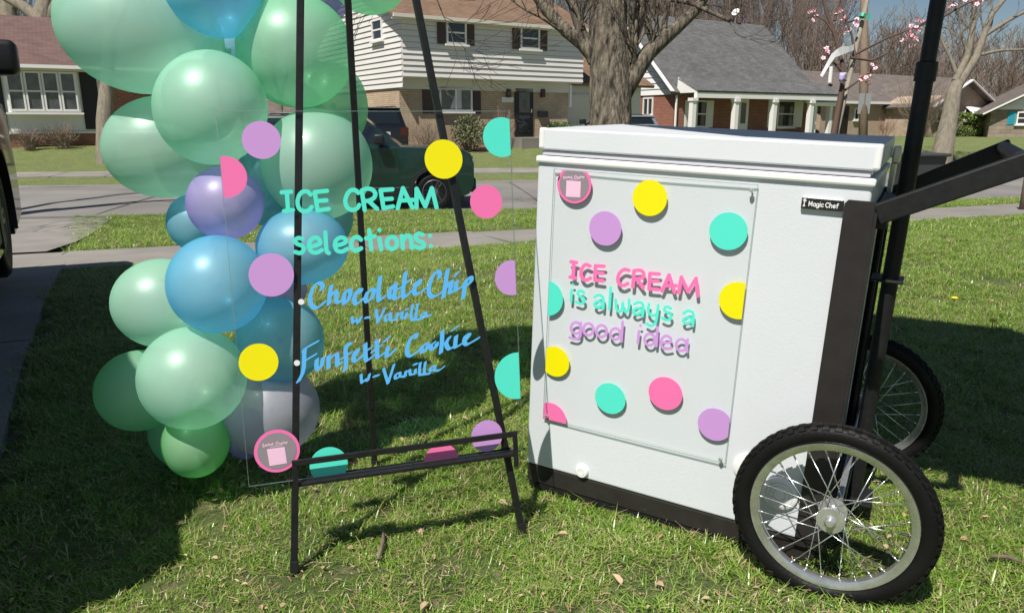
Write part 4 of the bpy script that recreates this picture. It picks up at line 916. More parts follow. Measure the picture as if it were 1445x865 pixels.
# ------------------------------------------------------------------ cars
mat('paint_green', (.006, .030, .022), .28, .3, coat=.8); mat('paint_black', (.010, .010, .012), .28, .3, coat=.8); mat('paint_dark', (.010, .011, .014), .3, .3, coat=.7)
mat('car_glass', (.012, .016, .018), .05, spec=.9); mat('lamp_red', (.07, .004, .004), .2, coat=.5); mat('lamp_clear', (.5, .5, .5), .15, .6); mat('rim_dark', (.22, .22, .225), .35, .7); mat('plate', (.62, .64, .66), .5)
mat('paint_silver', (.45, .47, .49), .3, .6, coat=.6)
def car(name, pos, head, paint, label, L=4.4, W=1.88, H=1.78, wb=2.67, r=.36, hood=1.08, belt=1.16, ws=.85, tail=-2.12, rearslope=.20, nrim=6, tumble=.19):
    """x forward from the middle of the wheelbase, y left, z up"""
    hd = nrm([head[0], head[1], 0]); lf = np.array([-hd[1], hd[0], 0]); O = np.array(pos, float)
    T = lambda x, y, z: O + hd * x + lf * y + np.array([0, 0, z])
    t = thing(name, O, label, 'car'); fx = wb / 2; fr = L / 2 - .02; re = -L / 2; hw = W / 2
    arch = lambda cx: [(cx + (r + .09) * math.cos(a), r + (r + .09) * math.sin(a)) for a in np.linspace(-.35, math.pi + .35, 12)]
    prof = [(re + .06, .42), (re, .55), (re, .80), (re + .03, belt), (ws + .1, belt), (ws + .25, hood + .04), (fr - .25, hood), (fr - .06, hood - .10), (fr, hood - .3), (fr, .5), (fr - .1, .32)]
    prof += [p for p in arch(fx)] + [p for p in arch(-fx)]
    bm = bmesh.new(); vs = [bm.verts.new((x, -hw, z)) for x, z in prof]; f = bm.faces.new(vs); ext = bmesh.ops.extrude_face_region(bm, geom=[f]); nv = [v for v in ext['geom'] if isinstance(v, bmesh.types.BMVert)]
    bmesh.ops.translate(bm, verts=nv, vec=(0, W, 0)); bmesh.ops.recalc_face_normals(bm, faces=bm.faces)
    ed = [e for e in bm.edges if abs(abs(e.verts[0].co.y) - hw) < 1e-4 and abs(e.verts[0].co.y - e.verts[1].co.y) < 1e-4 and min(e.verts[0].co.z, e.verts[1].co.z) > .5 and (max(e.verts[0].co.z, e.verts[1].co.z) > belt - .35) and e.calc_length() > .12]
    bmesh.ops.bevel(bm, geom=ed, offset=.06, segments=3, affect='EDGES', profile=.6); bmesh.ops.triangulate(bm, faces=[f for f in bm.faces if len(f.verts) > 4]); bm.verts.index_update()
    b = MB().add([T(*v.co) for v in bm.verts], [[v.index for v in f.verts] for f in bm.faces]); bm.free()
    body = b.build('body', paint, t, True, 35)
    # greenhouse
    hb, ht = hw - .05, hw - tumble; rb, rt = re + .06, re + .06 + rearslope; fb_, ft = ws + .12, ws - .62
    zb, zt = belt - .02, H - .05
    G = lambda u, v, s: T((rb * (1 - v) + rt * v) * (1 - u) + (fb_ * (1 - v) + ft * v) * u, s * (hb * (1 - v) + ht * v), zb * (1 - v) + zt * v)
    c = [G(0, 0, -1), G(1, 0, -1), G(1, 0, 1), G(0, 0, 1), G(0, 1, -1), G(1, 1, -1), G(1, 1, 1), G(0, 1, 1)]
    MB().add(c, [(0, 1, 5, 4), (1, 2, 6, 5), (2, 3, 7, 6), (3, 0, 4, 7), (4, 5, 6, 7)]).build('cabin', paint, t)
    rf = MB(); 
    for z, i in ((zt - .01, 0.0), (zt + .03, .02), (zt + .05, .10)): rf.v += [tuple(T(*p)) for p in ((rt - .06 + i, -ht - .01 + i, z), (ft + .02 - i, -ht - .01 + i, z), (ft + .02 - i, ht + .01 - i, z), (rt - .06 + i, ht + .01 - i, z))]
    for k in range(2):
        for j in range(4): a, b2 = k * 4 + j, k * 4 + (j + 1) % 4; rf.f.append((a, b2, b2 + 4, a + 4))
    rf.f.append((8, 9, 10, 11)); rf.build('roof', paint, t)
    def pane(nm, fn, u0, u1, v0, v1, m='car_glass'):
        q = [fn(u0, v0), fn(u1, v0), fn(u1, v1), fn(u0, v1)]; n = nrm(np.cross(q[1] - q[0], q[3] - q[0])); cc = T(0, 0, 1.3)
        if (q[0] - cc) @ n < 0: n = -n
        return MB().add([p + n * .006 for p in q] + [p - n * .004 for p in q], [(0, 1, 2, 3), (7, 6, 5, 4), (0, 4, 5, 1), (1, 5, 6, 2), (2, 6, 7, 3), (3, 7, 4, 0)]).build(nm, m, t)
    for s in (-1, 1):
        for (u0, u1) in ((.05, .26), (.30, .60), (.63, .965)): pane('side_window', lambda u, v: G(u, v, s), u0, u1, .14, .86)
    mixy = lambda u, k: (lambda a, v: G(u, v, -1) * (1 - a) + G(u, v, 1) * a)
    pane('windshield', mixy(1, 0), .06, .94, .10, .92); pane('rear_window', mixy(0, 0), .10, .90, .20, .90)
    for s in (-1, 1):
        y = s * (hw + .001)
        for (x0, x1) in ((-.62, .28), (.31, ws + .05)):
            dpoly = [(x0 + (.12 if x0 < 0 else 0), .50), (x1, .50), (x1, belt - .05), (x0, belt - .05), (x0, .9)]
            dd = MB().prism(dpoly, lambda x, z, o: T(x, s * (hw + o), z), -.004, .008).build('door', paint, t)
            MB().box((x0 + .08, hw + .008, belt - .2), (x0 + .26, hw + .035, belt - .16), lambda x, yy, z: T(x, s * yy, z), .008).build('handle', paint, dd)
        MB().box((-fx + r + .12, hw - .1, .30), (fx - r - .12, hw + .012, .47), lambda x, yy, z: T(x, s * yy, z), .02).build('sill', 'plastic_black', t)
        for cx in (fx, -fx):
            fl = MB(); A_ = np.linspace(-.25, math.pi + .25, 18)
            for a in A_:
                for rr, yy in ((r + .07, hw - .02), (r + .07, hw + .025), (r + .15, hw + .02), (r + .16, hw - .02)): fl.v.append(tuple(T(cx + rr * math.cos(a), s * yy, r + rr * math.sin(a))))
            for i in range(17):
                for j in range(4): a, b2 = i * 4 + j, i * 4 + (j + 1) % 4; fl.f.append((a, b2, b2 + 4, a + 4))
            fl.build('wheel_arch_trim', 'plastic_black', t, True, 40)
            w = MB(); Mw = lambda x, y2, z, cx=cx, s=s: T(cx + x, s * (hw - .13 + z), r + y2)
            tread = MB().lathe([(r * .66, -.10), (r * .80, -.115), (r * .95, -.11), (r, -.085), (r, .085), (r * .95, .11), (r * .80, .118), (r * .66, .10)], Mw, 40)
            wh = tread.build('wheel', 'rubber', t, True, 50)
            rm = MB().lathe([(r * .655, -.09), (r * .67, .10), (r * .64, .105), (r * .60, .06), (r * .58, .03), (.02, .03)], Mw, 32); rm.build('rim', 'rim_dark', wh, True, 40)
            sp = MB()
            for k in range(nrim):
                a = 2 * math.pi * k / nrim
                for da in (-.16, .16):
                    p0 = (.05 * math.cos(a + da * 3), .05 * math.sin(a + da * 3)); p1 = (r * .62 * math.cos(a + da), r * .62 * math.sin(a + da)); sp.bar(Mw(p0[0], p0[1], .085), Mw(p1[0], p1[1], .085), .035, .03, hd)
            sp.lathe([(.075, .05), (.075, .10), (.05, .108), (.001, .108)], Mw, 14); sp.build('wheel_spokes', 'rim_dark', wh)
        mr = MB().box((-.10, 0, -.09), (.09, .24, .10), lambda x, yy, z, s=s: T(ws - .30 + x, s * (hw + .03 + yy), belt + .14 + z), .035, 3).build('mirror', 'plastic_black', t, True, 40)
        MB().bar(T(ws - .28, s * (hw - .1), belt - .02), T(ws - .28, s * (hw + .10), belt + .10), .07, .05, hd).build('mirror_arm', 'plastic_black', mr)
        MB().box((fr - .14, hw - .45, hood - .38), (fr + .012, hw - .06, hood - .2), lambda x, yy, z: T(x, s * yy, z), .03).build('headlight', 'lamp_clear', t)
        MB().box((re - .012, hw - .30, belt - .32), (re + .2, hw + .006, belt - .04), lambda x, yy, z: T(x, s * yy, z), .02).build('tail_light', 'lamp_red', t)
        MB().tube([T(rt + .1, s * (ht - .1), H + .03), T(ft - .1, s * (ht - .1), H + .03)], .018, 6).build('roof_rail', 'plastic_black', t)
    MB().box((fr - .1, -hw + .1, .34), (fr + .05, hw - .1, .62), T, .04).build('front_bumper', 'plastic_black', t)
    MB().box((fr - .08, -hw + .48, .66), (fr + .02, hw - .48, hood - .16), T, .02).build('grille', 'plastic_black', t)
    MB().box((re - .07, -hw + .06, .36), (re + .1, hw - .06, .66), T, .05).build('rear_bumper', 'plastic_black', t)
    MB().box((re - .02, -.27, .78), (re + .01, .27, .93), T).build('license_plate', 'plate', t)
    MB().box((re + .2, -hw + .1, .22), (fr - .2, hw - .1, .40), T).build('underbody', 'plastic_black', t)
    return t
hd = nrm([.99, .13, 0]); fw_ = at(613, 268, 14.9)
wp = np.array([fw_[0], fw_[1], 0]); pos = wp - hd * 1.335 + np.array([-hd[1], hd[0], 0]) * .9
car('green_suv', (pos[0], pos[1], -.735 + .012), hd, 'paint_green', 'dark green SUV parked at the near kerb, seen through the clear sign', hood=1.2, belt=1.25, H=1.85, L=4.3, ws=.60)
bp_ = at(541, 207, 25.2); hd2 = nrm([-.545, .839, 0]); pos2 = np.array([bp_[0], bp_[1], 0]) + hd2 * 2.35
car('black_suv', (pos2[0], pos2[1], terrain(bp_[0], bp_[1]) + .10), hd2, 'paint_black', 'black SUV parked in the driveway opposite, rear window facing the street', L=4.7, W=1.9, H=1.74, wb=2.8, r=.37, hood=1.05, belt=1.1, ws=.9)
# dark vehicle on our own driveway, nose to the street; only its front wheel and mirror enter the picture
hd3 = nrm([-.485, .875, 0]); w3 = ground_hit(20, 408); lf3 = np.array([-hd3[1], hd3[0], 0])
pos3 = np.array([w3[0], w3[1], 0]) - hd3 * 1.75 + lf3 * .98
car('dark_truck', (pos3[0], pos3[1], terrain(w3[0], w3[1]) * .5 + .015), hd3, 'paint_dark', 'dark vehicle on the driveway, front wheel and mirror at left edge', L=6.3, W=2.0, H=1.78, wb=3.5, r=.41, hood=1.22, belt=1.27, ws=1.1, tumble=.13)
sc = at(860, 190, 30.0)
car('silver_car', (sc[0], sc[1], terrain(sc[0], sc[1])), nrm([-.45, .9, 0]), 'paint_silver', 'silver car in the drive beside the cape house, mostly hidden', L=4.4, W=1.75, H=1.28, wb=2.6, r=.32, hood=.86, belt=.9, ws=.7)
# ------------------------------------------------------------------ ice cream cart (chest freezer on a wheeled frame)
KU = np.array([.87624889, -.48013548, -.04071618]); KW = np.array([.48098966, .87661307, .01408806]); KV = np.array([.02892816, -.03192871, .99907143])
KU = nrm(KU); KW = nrm(KW - KU * (KU @ KW)); KV = nrm(np.cross(KU, KW)); KV = KV if KV[2] > 0 else -KV
K0 = at(764, 181, 1.8)                                   # front top left corner of the lid
def K(u, w, v): return K0 + KU * u + KW * w + KV * v      # box axes: along the front, depth, height
DEPTH = .57; WID = .746
gb = K(.4, .25, -.97)
cart = thing('ice_cream_cart', (gb[0], gb[1], 0), 'white chest freezer cart on two spoked wheels with dark steel frame', 'cart')
body = MB().box((-.008, .004, -.895), (.742, DEPTH - .01, -.066), K, .006, 3).build('freezer_body', 'freezer_white', cart)
MB().box((-.011, -.004, -.082), (.747, DEPTH, -.0655), K, .005, 2).build('body_rim', 'plastic_white', body)
MB().box((.002, .004, -.0635), (.735, DEPTH - .012, -.052), K, .003).build('seal', 'seal_grey', cart)
lid = MB().box((-.002, -.002, -.0505), (.748, DEPTH - .006, 0), K, .004, 2).build('lid', 'lid_white', cart)
MB().box((.008, .008, -.0575), (.738, DEPTH - .016, -.0515), K).build('lid_lip', 'seal_grey', lid)
for u0, u1 in ((-.0045, .011), (.735, .7505)): MB().box((u0, -.0045, -.049), (u1, .02, .0015), K, .005, 2).build('corner_cap', 'plastic_white', lid)
MB().box((-.006, .006, -.948), (.742, DEPTH - .012, -.897), K, .003).build('plinth', 'brown_black_steel', cart)
MB().box((.0, .01, -.965), (.73, DEPTH - .02, -.9485), K).build('base_tray', 'plastic_black', cart)
MB().box((.752, DEPTH - .12, -.062), (.770, DEPTH - .06, -.02), K, .004).build('hinge', 'chrome', cart); MB().box((.7505, DEPTH - .10, -.14), (.764, DEPTH - .07, -.06), K, .003).build('hinge', 'chrome', cart)
# drain plug and cable outlet
def disc(u, v, r, w0, w1, n=24): return MB().lathe([(.0005, 0), (r * .82, 0), (r, (w1 - w0) * .35), (r, w1 - w0)], lambda a, b, c: K(u + a, w0 + c, v + b), n)
pl = disc(.158, -.874, .0175, -.006, .004).build('drain_plug', 'plastic_white', cart, True, 40)
MB().lathe([(.008, -.0006), (.0095, -.0006), (.0095, .002), (.008, .002)], lambda a, b, c: K(.158 + a, -.006 + c, -.874 + b), 20, True).build('plug_ring', 'seal_grey', pl)
vd = disc(.575, -.748, .036, -.003, .004, 32).build('vent_cover', 'plastic_white', cart, True, 40)
vn = disc(.650, -.79, .040, -.008, .004, 32).build('vent_cover', 'plastic_white', cart, True, 40)
for rr in (.012, .02, .028): MB().lathe([(rr, -.0005), (rr + .003, -.0005), (rr + .003, .002), (rr, .002)], lambda a, b, c: K(.650 + a, -.008 + c, -.79 + b), 24, True).build('vent_ring', 'seal_grey', vn)
# name badge on the front
bd = MB().box((.612, -.004, -.1365), (.694, .003, -.1115), K, .0025).build('badge', 'chrome', cart)
MB().box((.6135, -.0048, -.1350), (.694, -.0038, -.1130), K).build('badge_face', 'plastic_black', bd)
# frame: posts, handle, base rails
def kbox(nm, lo, hi, m='brown_black_steel', bev=.002, par=None): return MB().box(lo, hi, K, bev).build(nm, m, par or cart)
MB().prism([(.6955, -.905), (.752, -.905), (.752, -.117), (.747, -.110), (.7015, -.110), (.6955, -.117)], lambda u, v, w: K(u, w, v), -.0065, .0025).build('front_post', 'brown_black_steel', cart)
MB().prism([(0, 0)] and [(.0065, -.905), (DEPTH + .01, -.905), (DEPTH + .01, -.15), (.0065, -.15)][:0] or [(-.006, -.905), (.035, -.905), (.035, -.13), (-.006, -.13)], lambda w, v, u: K(u, w, v), .7525, .7585).build('front_post_flange', 'brown_black_steel', cart)
MB().prism([(.725, -.905), (.765, -.905), (.765, -.13), (.725, -.13)], lambda u, v, w: K(u, w, v), DEPTH - .004, DEPTH + .004).build('rear_post', 'black_steel', cart)
MB().prism([(DEPTH - .05, -.905), (DEPTH - .005, -.905), (DEPTH - .005, -.13), (DEPTH - .05, -.13)], lambda w, v, u: K(u, w, v), .7525, .7585).build('rear_post_flange', 'black_steel', cart)
# handle: two square tubes and a cross tube
MB().bar(K(.757, .006, -.135), K(1.002, .006, -.012), .026, .042, KW, .003).build('handle_arm', 'black_steel', cart)
MB().bar(K(.757, DEPTH - .06, -.148), K(1.002, DEPTH - .06, -.010), .026, .042, KW, .003).build('handle_arm', 'black_steel', cart)
MB().tube([K(.985, .02, -.016), K(.985, DEPTH - .073, -.014)], .0165, 16).build('handle_grip', 'black_steel', cart, True, 40)
MB().bar(K(.762, .012, -.15), K(.762, DEPTH - .03, -.15), .03, .03, KU, .002).build('cross_bar', 'black_steel', cart)
MB().bar(K(.775, -.08, -.765), K(.775, DEPTH + .06, -.765), .014, .014, KU, .003).build('axle', 'chrome', cart)
MB().bar(K(.77, .0, -.80), K(.77, DEPTH - .01, -.80), .03, .03, KU, .002).build('axle_beam', 'black_steel', cart)
MB().bar(K(.02, .02, -.957), K(.80, .02, -.957), .03, .014, KW).build('base_rail', 'black_steel', cart); MB().bar(K(.02, DEPTH - .04, -.957), K(.80, DEPTH - .04, -.957), .03, .014, KW).build('base_rail', 'black_steel', cart)
kbox('umbrella_bracket', (.755, .262, -.325), (.825, .338, -.318), 'black_steel')
kbox('umbrella_socket_plate', (.74, .25, -.90), (.84, .35, -.893), 'black_steel')
# casters at the left end
for w_ in (.06, DEPTH - .07):
    cs = kbox('caster', (.035, w_ - .02, -.972), (.075, w_ + .02, -.9655), 'chrome')
    MB().lathe([(.003, -.010), (.013, -.010), (.015, -.007), (.015, .007), (.013, .010), (.003, .010)], lambda a, b, c: K(.055 + a, w_ + c, -.978 + b) if True else 0, 20).build('caster_wheel', 'rubber', cs, True, 40)
# spoked wheels
def spoked(u, w, v, out, seed, R_=.2035):
    """out: -1 faces the camera side"""
    Mw = lambda a, b, c: K(u + a, w + c * out, v + b)
    ty = []; rr = .0200; rc = R_ - rr
    for k in range(18):
        t = 2 * math.pi * k / 18; ty.append((rc + rr * math.cos(t), rr * .95 * math.sin(t)))
    wh = MB().lathe(ty, Mw, 96, True).build('wheel', 'rubber', cart, True)
    kb = MB(); rg = np.random.default_rng(seed)
    for k in range(52):
        a = 2 * math.pi * k / 52
        for lat, ph in ((-.8, 0), (-.27, .5), (.27, 0), (.8, .5)):
            aa = a + ph * 2 * math.pi / 52; t = lat * .95; c0 = rc + (rr + .0012) * math.cos(t); z0 = rr * .95 * math.sin(t)
            er = np.array([math.cos(aa), math.sin(aa), 0]); et = np.array([-math.sin(aa), math.cos(aa), 0]); nn = er * math.cos(t) + np.array([0, 0, math.sin(t)]); tt = np.cross(nn, et)
            c = er * c0 + np.array([0, 0, z0]); l, w2, h = .0078, .0042, .0022
            q = [c + et * sx * l * f + tt * sy * w2 * f + nn * hh for hh, f in ((-.002, 1), (h, .82)) for sx, sy in ((-1, -1), (1, -1), (1, 1), (-1, 1))]
            kb.add([Mw(*p) for p in q], [(4, 5, 6, 7), (0, 1, 5, 4), (1, 2, 6, 5), (2, 3, 7, 6), (3, 0, 4, 7)])
    kind(kb.build('tyre_knobs', 'rubber', wh), 'stuff')
    ri = .1595
    MB().lathe([(ri, .0125), (ri + .006, .0135), (ri + .0075, .011), (ri + .004, .0), (ri + .0075, -.011), (ri + .006, -.0135), (ri, -.0125), (ri - .010, -.008), (ri - .012, 0), (ri - .010, .008)], Mw, 72, True).build('rim', 'aluminium', wh, True, 50)
    hub = MB().lathe([(.001, .040), (.007, .040), (.009, .033), (.012, .031), (.012, .027), (.028, .026), (.029, .022), (.014, .019), (.0125, 0), (.014, -.019), (.029, -.022), (.028, -.026), (.012, -.027), (.01, -.034), (.001, -.034)], Mw, 28).build('hub', 'chrome', wh, True, 35)
    for k in range(28):
        side = 1 if k % 2 else -1; a = 2 * math.pi * k / 28; da = (1.15 if (k // 2) % 2 else -1.15)
        p0 = (.0265 * math.cos(a + da), .0265 * math.sin(a + da), side * .0235); p1 = ((ri - .008) * math.cos(a), (ri - .008) * math.sin(a), side * .003)
        pm = tuple(p0[i] * .1 + p1[i] * .9 for i in range(3))
        sp = MB(); sp.tube([Mw(*p0), Mw(*pm)], .00125, 5); sp.tube([Mw(*pm), Mw(*p1)], .0022, 5); sp.build('spoke', 'spoke_steel', wh, True)
    MB().tube([Mw(ri - .013, 0.0, 0), Mw(ri - .03, .0, .0)], .0028, 6).build('valve', 'plastic_black', wh)
spoked(.768, -.092, -.762, -1, 1); spoked(.775, DEPTH + .055, -.762, 1, 2)

# umbrella standing in the cart bracket
ub_ = K(.796, .30, -.892)
umb = thing('umbrella', ub_, 'dark umbrella on a tall black pole standing in the cart bracket', 'umbrella')
MB().tube([K(.796, .30, -.892), K(.796, .30, .155)], .0185, 20).build('lower_pole', 'black_steel', umb, True, 40)
MB().tube([K(.796, .30, .13), K(.796, .30, .17), K(.796, .30, .172)], [.0225, .0225, .019], 20).build('pole_collar', 'black_steel', umb, True, 40)
MB().tube([K(.796, .30, .172), K(.796, .30, 1.52)], .0165, 18).build('upper_pole', 'black_steel', umb, True, 40)
RC = 1.04; n8 = 8
cp = lambda k, rr, v: K(.796 + rr * math.cos(math.pi / 8 + k * math.pi / 4), .30 + rr * math.sin(math.pi / 8 + k * math.pi / 4), v)
for k in range(n8):
    pn = MB(); rows = 6
    for i in range(rows + 1):
        f = i / rows; v = 1.52 - .34 * f ** 1.25
        for j in range(5):
            t = j / 4; p = cp(k, RC * f, v) * (1 - t) + cp(k + 1, RC * f, v) * t; sag = .035 * math.sin(math.pi * t) * f; pn.v.append(tuple(p - KV * sag))
    for i in range(rows):
        for j in range(4): a = i * 5 + j; pn.f.append((a, a + 1, a + 6, a + 5))
    o = pn.build('canopy_panel', 'umbrella_cloth', umb, True); so = o.modifiers.new('thick', 'SOLIDIFY'); so.thickness = .0015
    MB().tube([cp(k, .02, 1.505), cp(k, RC * .5, 1.52 - .34 * .5 ** 1.25 - .012), cp(k, RC, 1.168)], .005, 6).build('rib', 'black_steel', umb)
MB().tube([K(.796, .30, 1.50), K(.796, .30, 1.59)], [.02, .006], 10).build('finial', 'black_steel', umb)
# ------------------------------------------------------------------ lettering: strokes to flat film, via a distance field
def catmull(P, n=6):
    P = [np.array(p, float) for p in P]
    if len(P) < 3: return P
    out = []; Q = [2 * P[0] - P[1]] + P + [2 * P[-1] - P[-2]]
    for i in range(1, len(Q) - 2):
        for k in range(n):
            t = k / n; a, b, c, d = Q[i - 1], Q[i], Q[i + 1], Q[i + 2]
            out.append(.5 * ((2 * b) + (c - a) * t + (2 * a - 5 * b + 4 * c - d) * t * t + (3 * b - a - 3 * c + d) * t ** 3))
    out.append(P[-1]); return out
def film(strokes, cell, nib=None):
    """strokes: list of (points, radius); nib = (dx, dy) sweeps a flat pen edge. returns verts, faces in the stroke plane"""
    allp = np.array([p for s, r in strokes for p in s]); R0 = max(r for s, r in strokes) + (np.hypot(*nib) if nib else 0) + 2 * cell
    x0, y0 = allp.min(0) - R0; x1, y1 = allp.max(0) + R0
    gx = np.arange(x0, x1 + cell, cell); gy = np.arange(y0, y1 + cell, cell); D = np.full((len(gy), len(gx)), 1e3)
    def seg(a, b, r, ix, iy):
        X, Y = np.meshgrid(gx[ix], gy[iy]); ab = b - a; L2 = max(ab @ ab, 1e-9)
        t = np.clip(((X - a[0]) * ab[0] + (Y - a[1]) * ab[1]) / L2, 0, 1)
        d = np.hypot(X - a[0] - t * ab[0], Y - a[1] - t * ab[1]) - r
        D[iy, ix] = np.minimum(D[iy, ix], d)
    offs = [np.zeros(2)] if not nib else [np.array(nib) * t for t in np.linspace(-.5, .5, 7)]
    for pts, r in strokes:
        for a, b in zip(pts[:-1], pts[1:]):
            for o in offs:
                p, q = np.array(a) + o, np.array(b) + o
                lo = np.minimum(p, q) - r - 2 * cell; hi = np.maximum(p, q) + r + 2 * cell
                ix = slice(max(0, int((lo[0] - x0) / cell)), int((hi[0] - x0) / cell) + 2); iy = slice(max(0, int((lo[1] - y0) / cell)), int((hi[1] - y0) / cell) + 2); seg(p, q, r, ix, iy)
    vs = []; fs = []; idx = {}
    def V(key, p):
        if key not in idx: idx[key] = len(vs); vs.append(p)
        return idx[key]
    ny, nx_ = D.shape
    for j in range(ny - 1):
        for i in range(nx_ - 1):
            c = [(i, j), (i + 1, j), (i + 1, j + 1), (i, j + 1)]; d = [D[q[1], q[0]] for q in c]
            if min(d) >= 0: continue
            poly = []
            for k in range(4):
                a, b = c[k], c[(k + 1) % 4]; da, db = d[k], d[(k + 1) % 4]
                if da < 0: poly.append(V(a, (gx[a[0]], gy[a[1]])))
                if (da < 0) != (db < 0):
                    t = da / (da - db); key = (min(a, b), max(a, b)); poly.append(V(key, (gx[a[0]] + (gx[b[0]] - gx[a[0]]) * t, gy[a[1]] + (gy[b[1]] - gy[a[1]]) * t)))
            if len(poly) > 2: fs.append(tuple(poly))
    return vs, fs
def ell(cx, cy, rx, ry, n=16): return [(cx + rx * math.cos(2 * math.pi * k / n), cy + ry * math.sin(2 * math.pi * k / n)) for k in range(n + 1)]
def letters(defs, ox, oy, s, rad, nib=None, cell=.7, sub=5):
    """defs in enlarged survey units -> stroke list in photo units"""
    st = []
    for d in defs:
        pts, smooth = (d[1:], False) if d[0] == '/' else (d, True)
        if len(pts) == 1: pts = [pts[0], (pts[0][0] + .5, pts[0][1])]
        pts = [(ox + x / s, oy + y / s) for x, y in pts]
        st.append(([tuple(p) for p in (catmull(pts, sub) if smooth else pts)], rad))
    return film(st, cell, nib)

# ------------------------------------------------------------------ clear acrylic menu sign on the easel
def ray3(x, y): return ray(x, y)
_c = [(286, 157), (705, 157), (738, 633), (351, 687)]; _r = [ray(*c) for c in _c]
_s = np.linalg.solve(np.stack([_r[0], -_r[1], _r[2]], 1), _r[3]); SA_ = 1.63
sBL = CAM + _r[3] * SA_; sBR = CAM + _r[2] * _s[2] * SA_; sTL = CAM + _r[0] * _s[0] * SA_; sTR = CAM + _r[1] * _s[1] * SA_
sE1 = nrm(sBR - sBL); sN = nrm(np.cross(sE1, sTL - sBL)); sE2 = np.cross(sN, sE1)          # sN faces the camera
if sN @ (CAM - sBL) < 0: sN = -sN; sE2 = np.cross(sN, sE1)
sW = np.linalg.norm(sBR - sBL); sH = np.linalg.norm(sTL - sBL)
def SG(a, b, o=0.0): return sBL + sE1 * a + sE2 * b + sN * o
def SGpx(x, y, o=0.0): q = on_plane(x, y, sBL + sN * o, sN) - sBL; return float(q @ sE1), float(q @ sE2)
class Sheet:
    def __init__(s, f, px, w, h, root): s.f, s.px, s.w, s.h, s.root = f, px, w, h, root
    def dot(s, x, y, rpx, m, name='dot', o=.0004, r_in=0.0, clip=True, th=.0003, parent=None):
        c = s.px(x, y); e = s.px(x + rpx, y); e2_ = s.px(x, y + rpx); r = .5 * (np.hypot(e[0] - c[0], e[1] - c[1]) + np.hypot(e2_[0] - c[0], e2_[1] - c[1]))
        P = [(c[0] + r * math.cos(2 * math.pi * k / 64), c[1] + r * math.sin(2 * math.pi * k / 64)) for k in range(64)]
        def cut(P, ax, lim, sg):
            out = []
            for i in range(len(P)):
                a, b = P[i], P[(i + 1) % len(P)]; ia = sg * (a[ax] - lim) <= 0; ib = sg * (b[ax] - lim) <= 0
                if ia: out.append(a)
                if ia != ib: t = (lim - a[ax]) / (b[ax] - a[ax]); out.append((a[0] + (b[0] - a[0]) * t, a[1] + (b[1] - a[1]) * t))
            return out
        if clip:
            for ax, lim, sg in ((0, .0015, -1), (0, s.w - .0015, 1), (1, .0015, -1), (1, s.h - .0015, 1)): P = cut(P, ax, lim, sg)
        return MB().prism(P, s.f, o, o + th).build(name, m, parent or s.root)
    def text(s, vf, m, name='letter', o=.0006, parent=None):
        vs, fs = vf; V3 = [tuple(s.f(*s.px(x, y), o)) for x, y in vs]
        if name != 'letter': mb = MB(); mb.v = V3; mb.f = [tuple(f) for f in fs]; return kind(mb.build(name, m, parent or s.root), 'stuff')
        par = list(range(len(vs)))                       # each cut-out letter is a piece of its own
        def find(i):
            while par[i] != i: par[i] = par[par[i]]; i = par[i]
            return i
        for f in fs:
            for k in f[1:]: par[find(k)] = find(f[0])
        grp = {}
        for f in fs: grp.setdefault(find(f[0]), []).append(f)
        for ff in grp.values():
            ix = sorted({i for f in ff for i in f}); mp = {i: k for k, i in enumerate(ix)}
            mb = MB(); mb.v = [V3[i] for i in ix]; mb.f = [tuple(mp[i] for i in f) for f in ff]; mb.build('letter', m, parent or s.root)
sign = thing('menu_sign', SG(sW / 2, 0), 'clear acrylic menu sign with coloured dots and blue handwriting on black easel', 'sign')
TH = .004
MB().box((.0012, .0012, -TH), (sW - .0012, sH - .0012, 0), lambda a, b, o: SG(a, b, o)).build('panel', 'acrylic', sign)
for lo, hi in (((0, 0), (sW, .0011)), ((0, sH - .0011), (sW, sH)), ((0, .0012), (.0011, sH - .0012)), ((sW - .0011, .0012), (sW, sH - .0012))): MB().box((lo[0], lo[1], -TH), (hi[0], hi[1], 0), lambda a, b, o: SG(a, b, o)).build('panel_edge', 'acrylic_edge', sign)
sh = Sheet(SG, SGpx, sW, sH, sign)
for (x, y, r, m) in ((369, 198, 27, 'lilac'), (318, 250, 30, 'pink'), (626, 225, 27, 'yellow'), (708, 194, 27, 'teal'), (686, 285, 23, 'pink'), (722, 392, 24, 'lilac'), (383, 388, 31, 'lilac'), (365, 511, 27, 'yellow'), (730, 530, 32, 'teal'), (464, 656, 26, 'teal'), (623, 650, 24, 'pink'), (687, 615, 22, 'lilac')): sh.dot(x, y, r, 'vinyl_' + m)
bz_ = sh.dot(391, 636, 31, 'vinyl_pink', 'round_badge'); sh.dot(391, 636, 26.5, 'vinyl_vinyl_grey', 'badge_face', .0009, parent=bz_)
def patch(sheet, pts, m, par, o=.0014):
    q = [sheet.px(*p) for p in pts]; MB().prism(q, sheet.f, o, o + .0003).build('badge_square', m, par)
patch(sh, ((376.5, 633.5), (401.5, 630), (405, 653), (380.5, 657)), 'vinyl_light_pink', bz_)
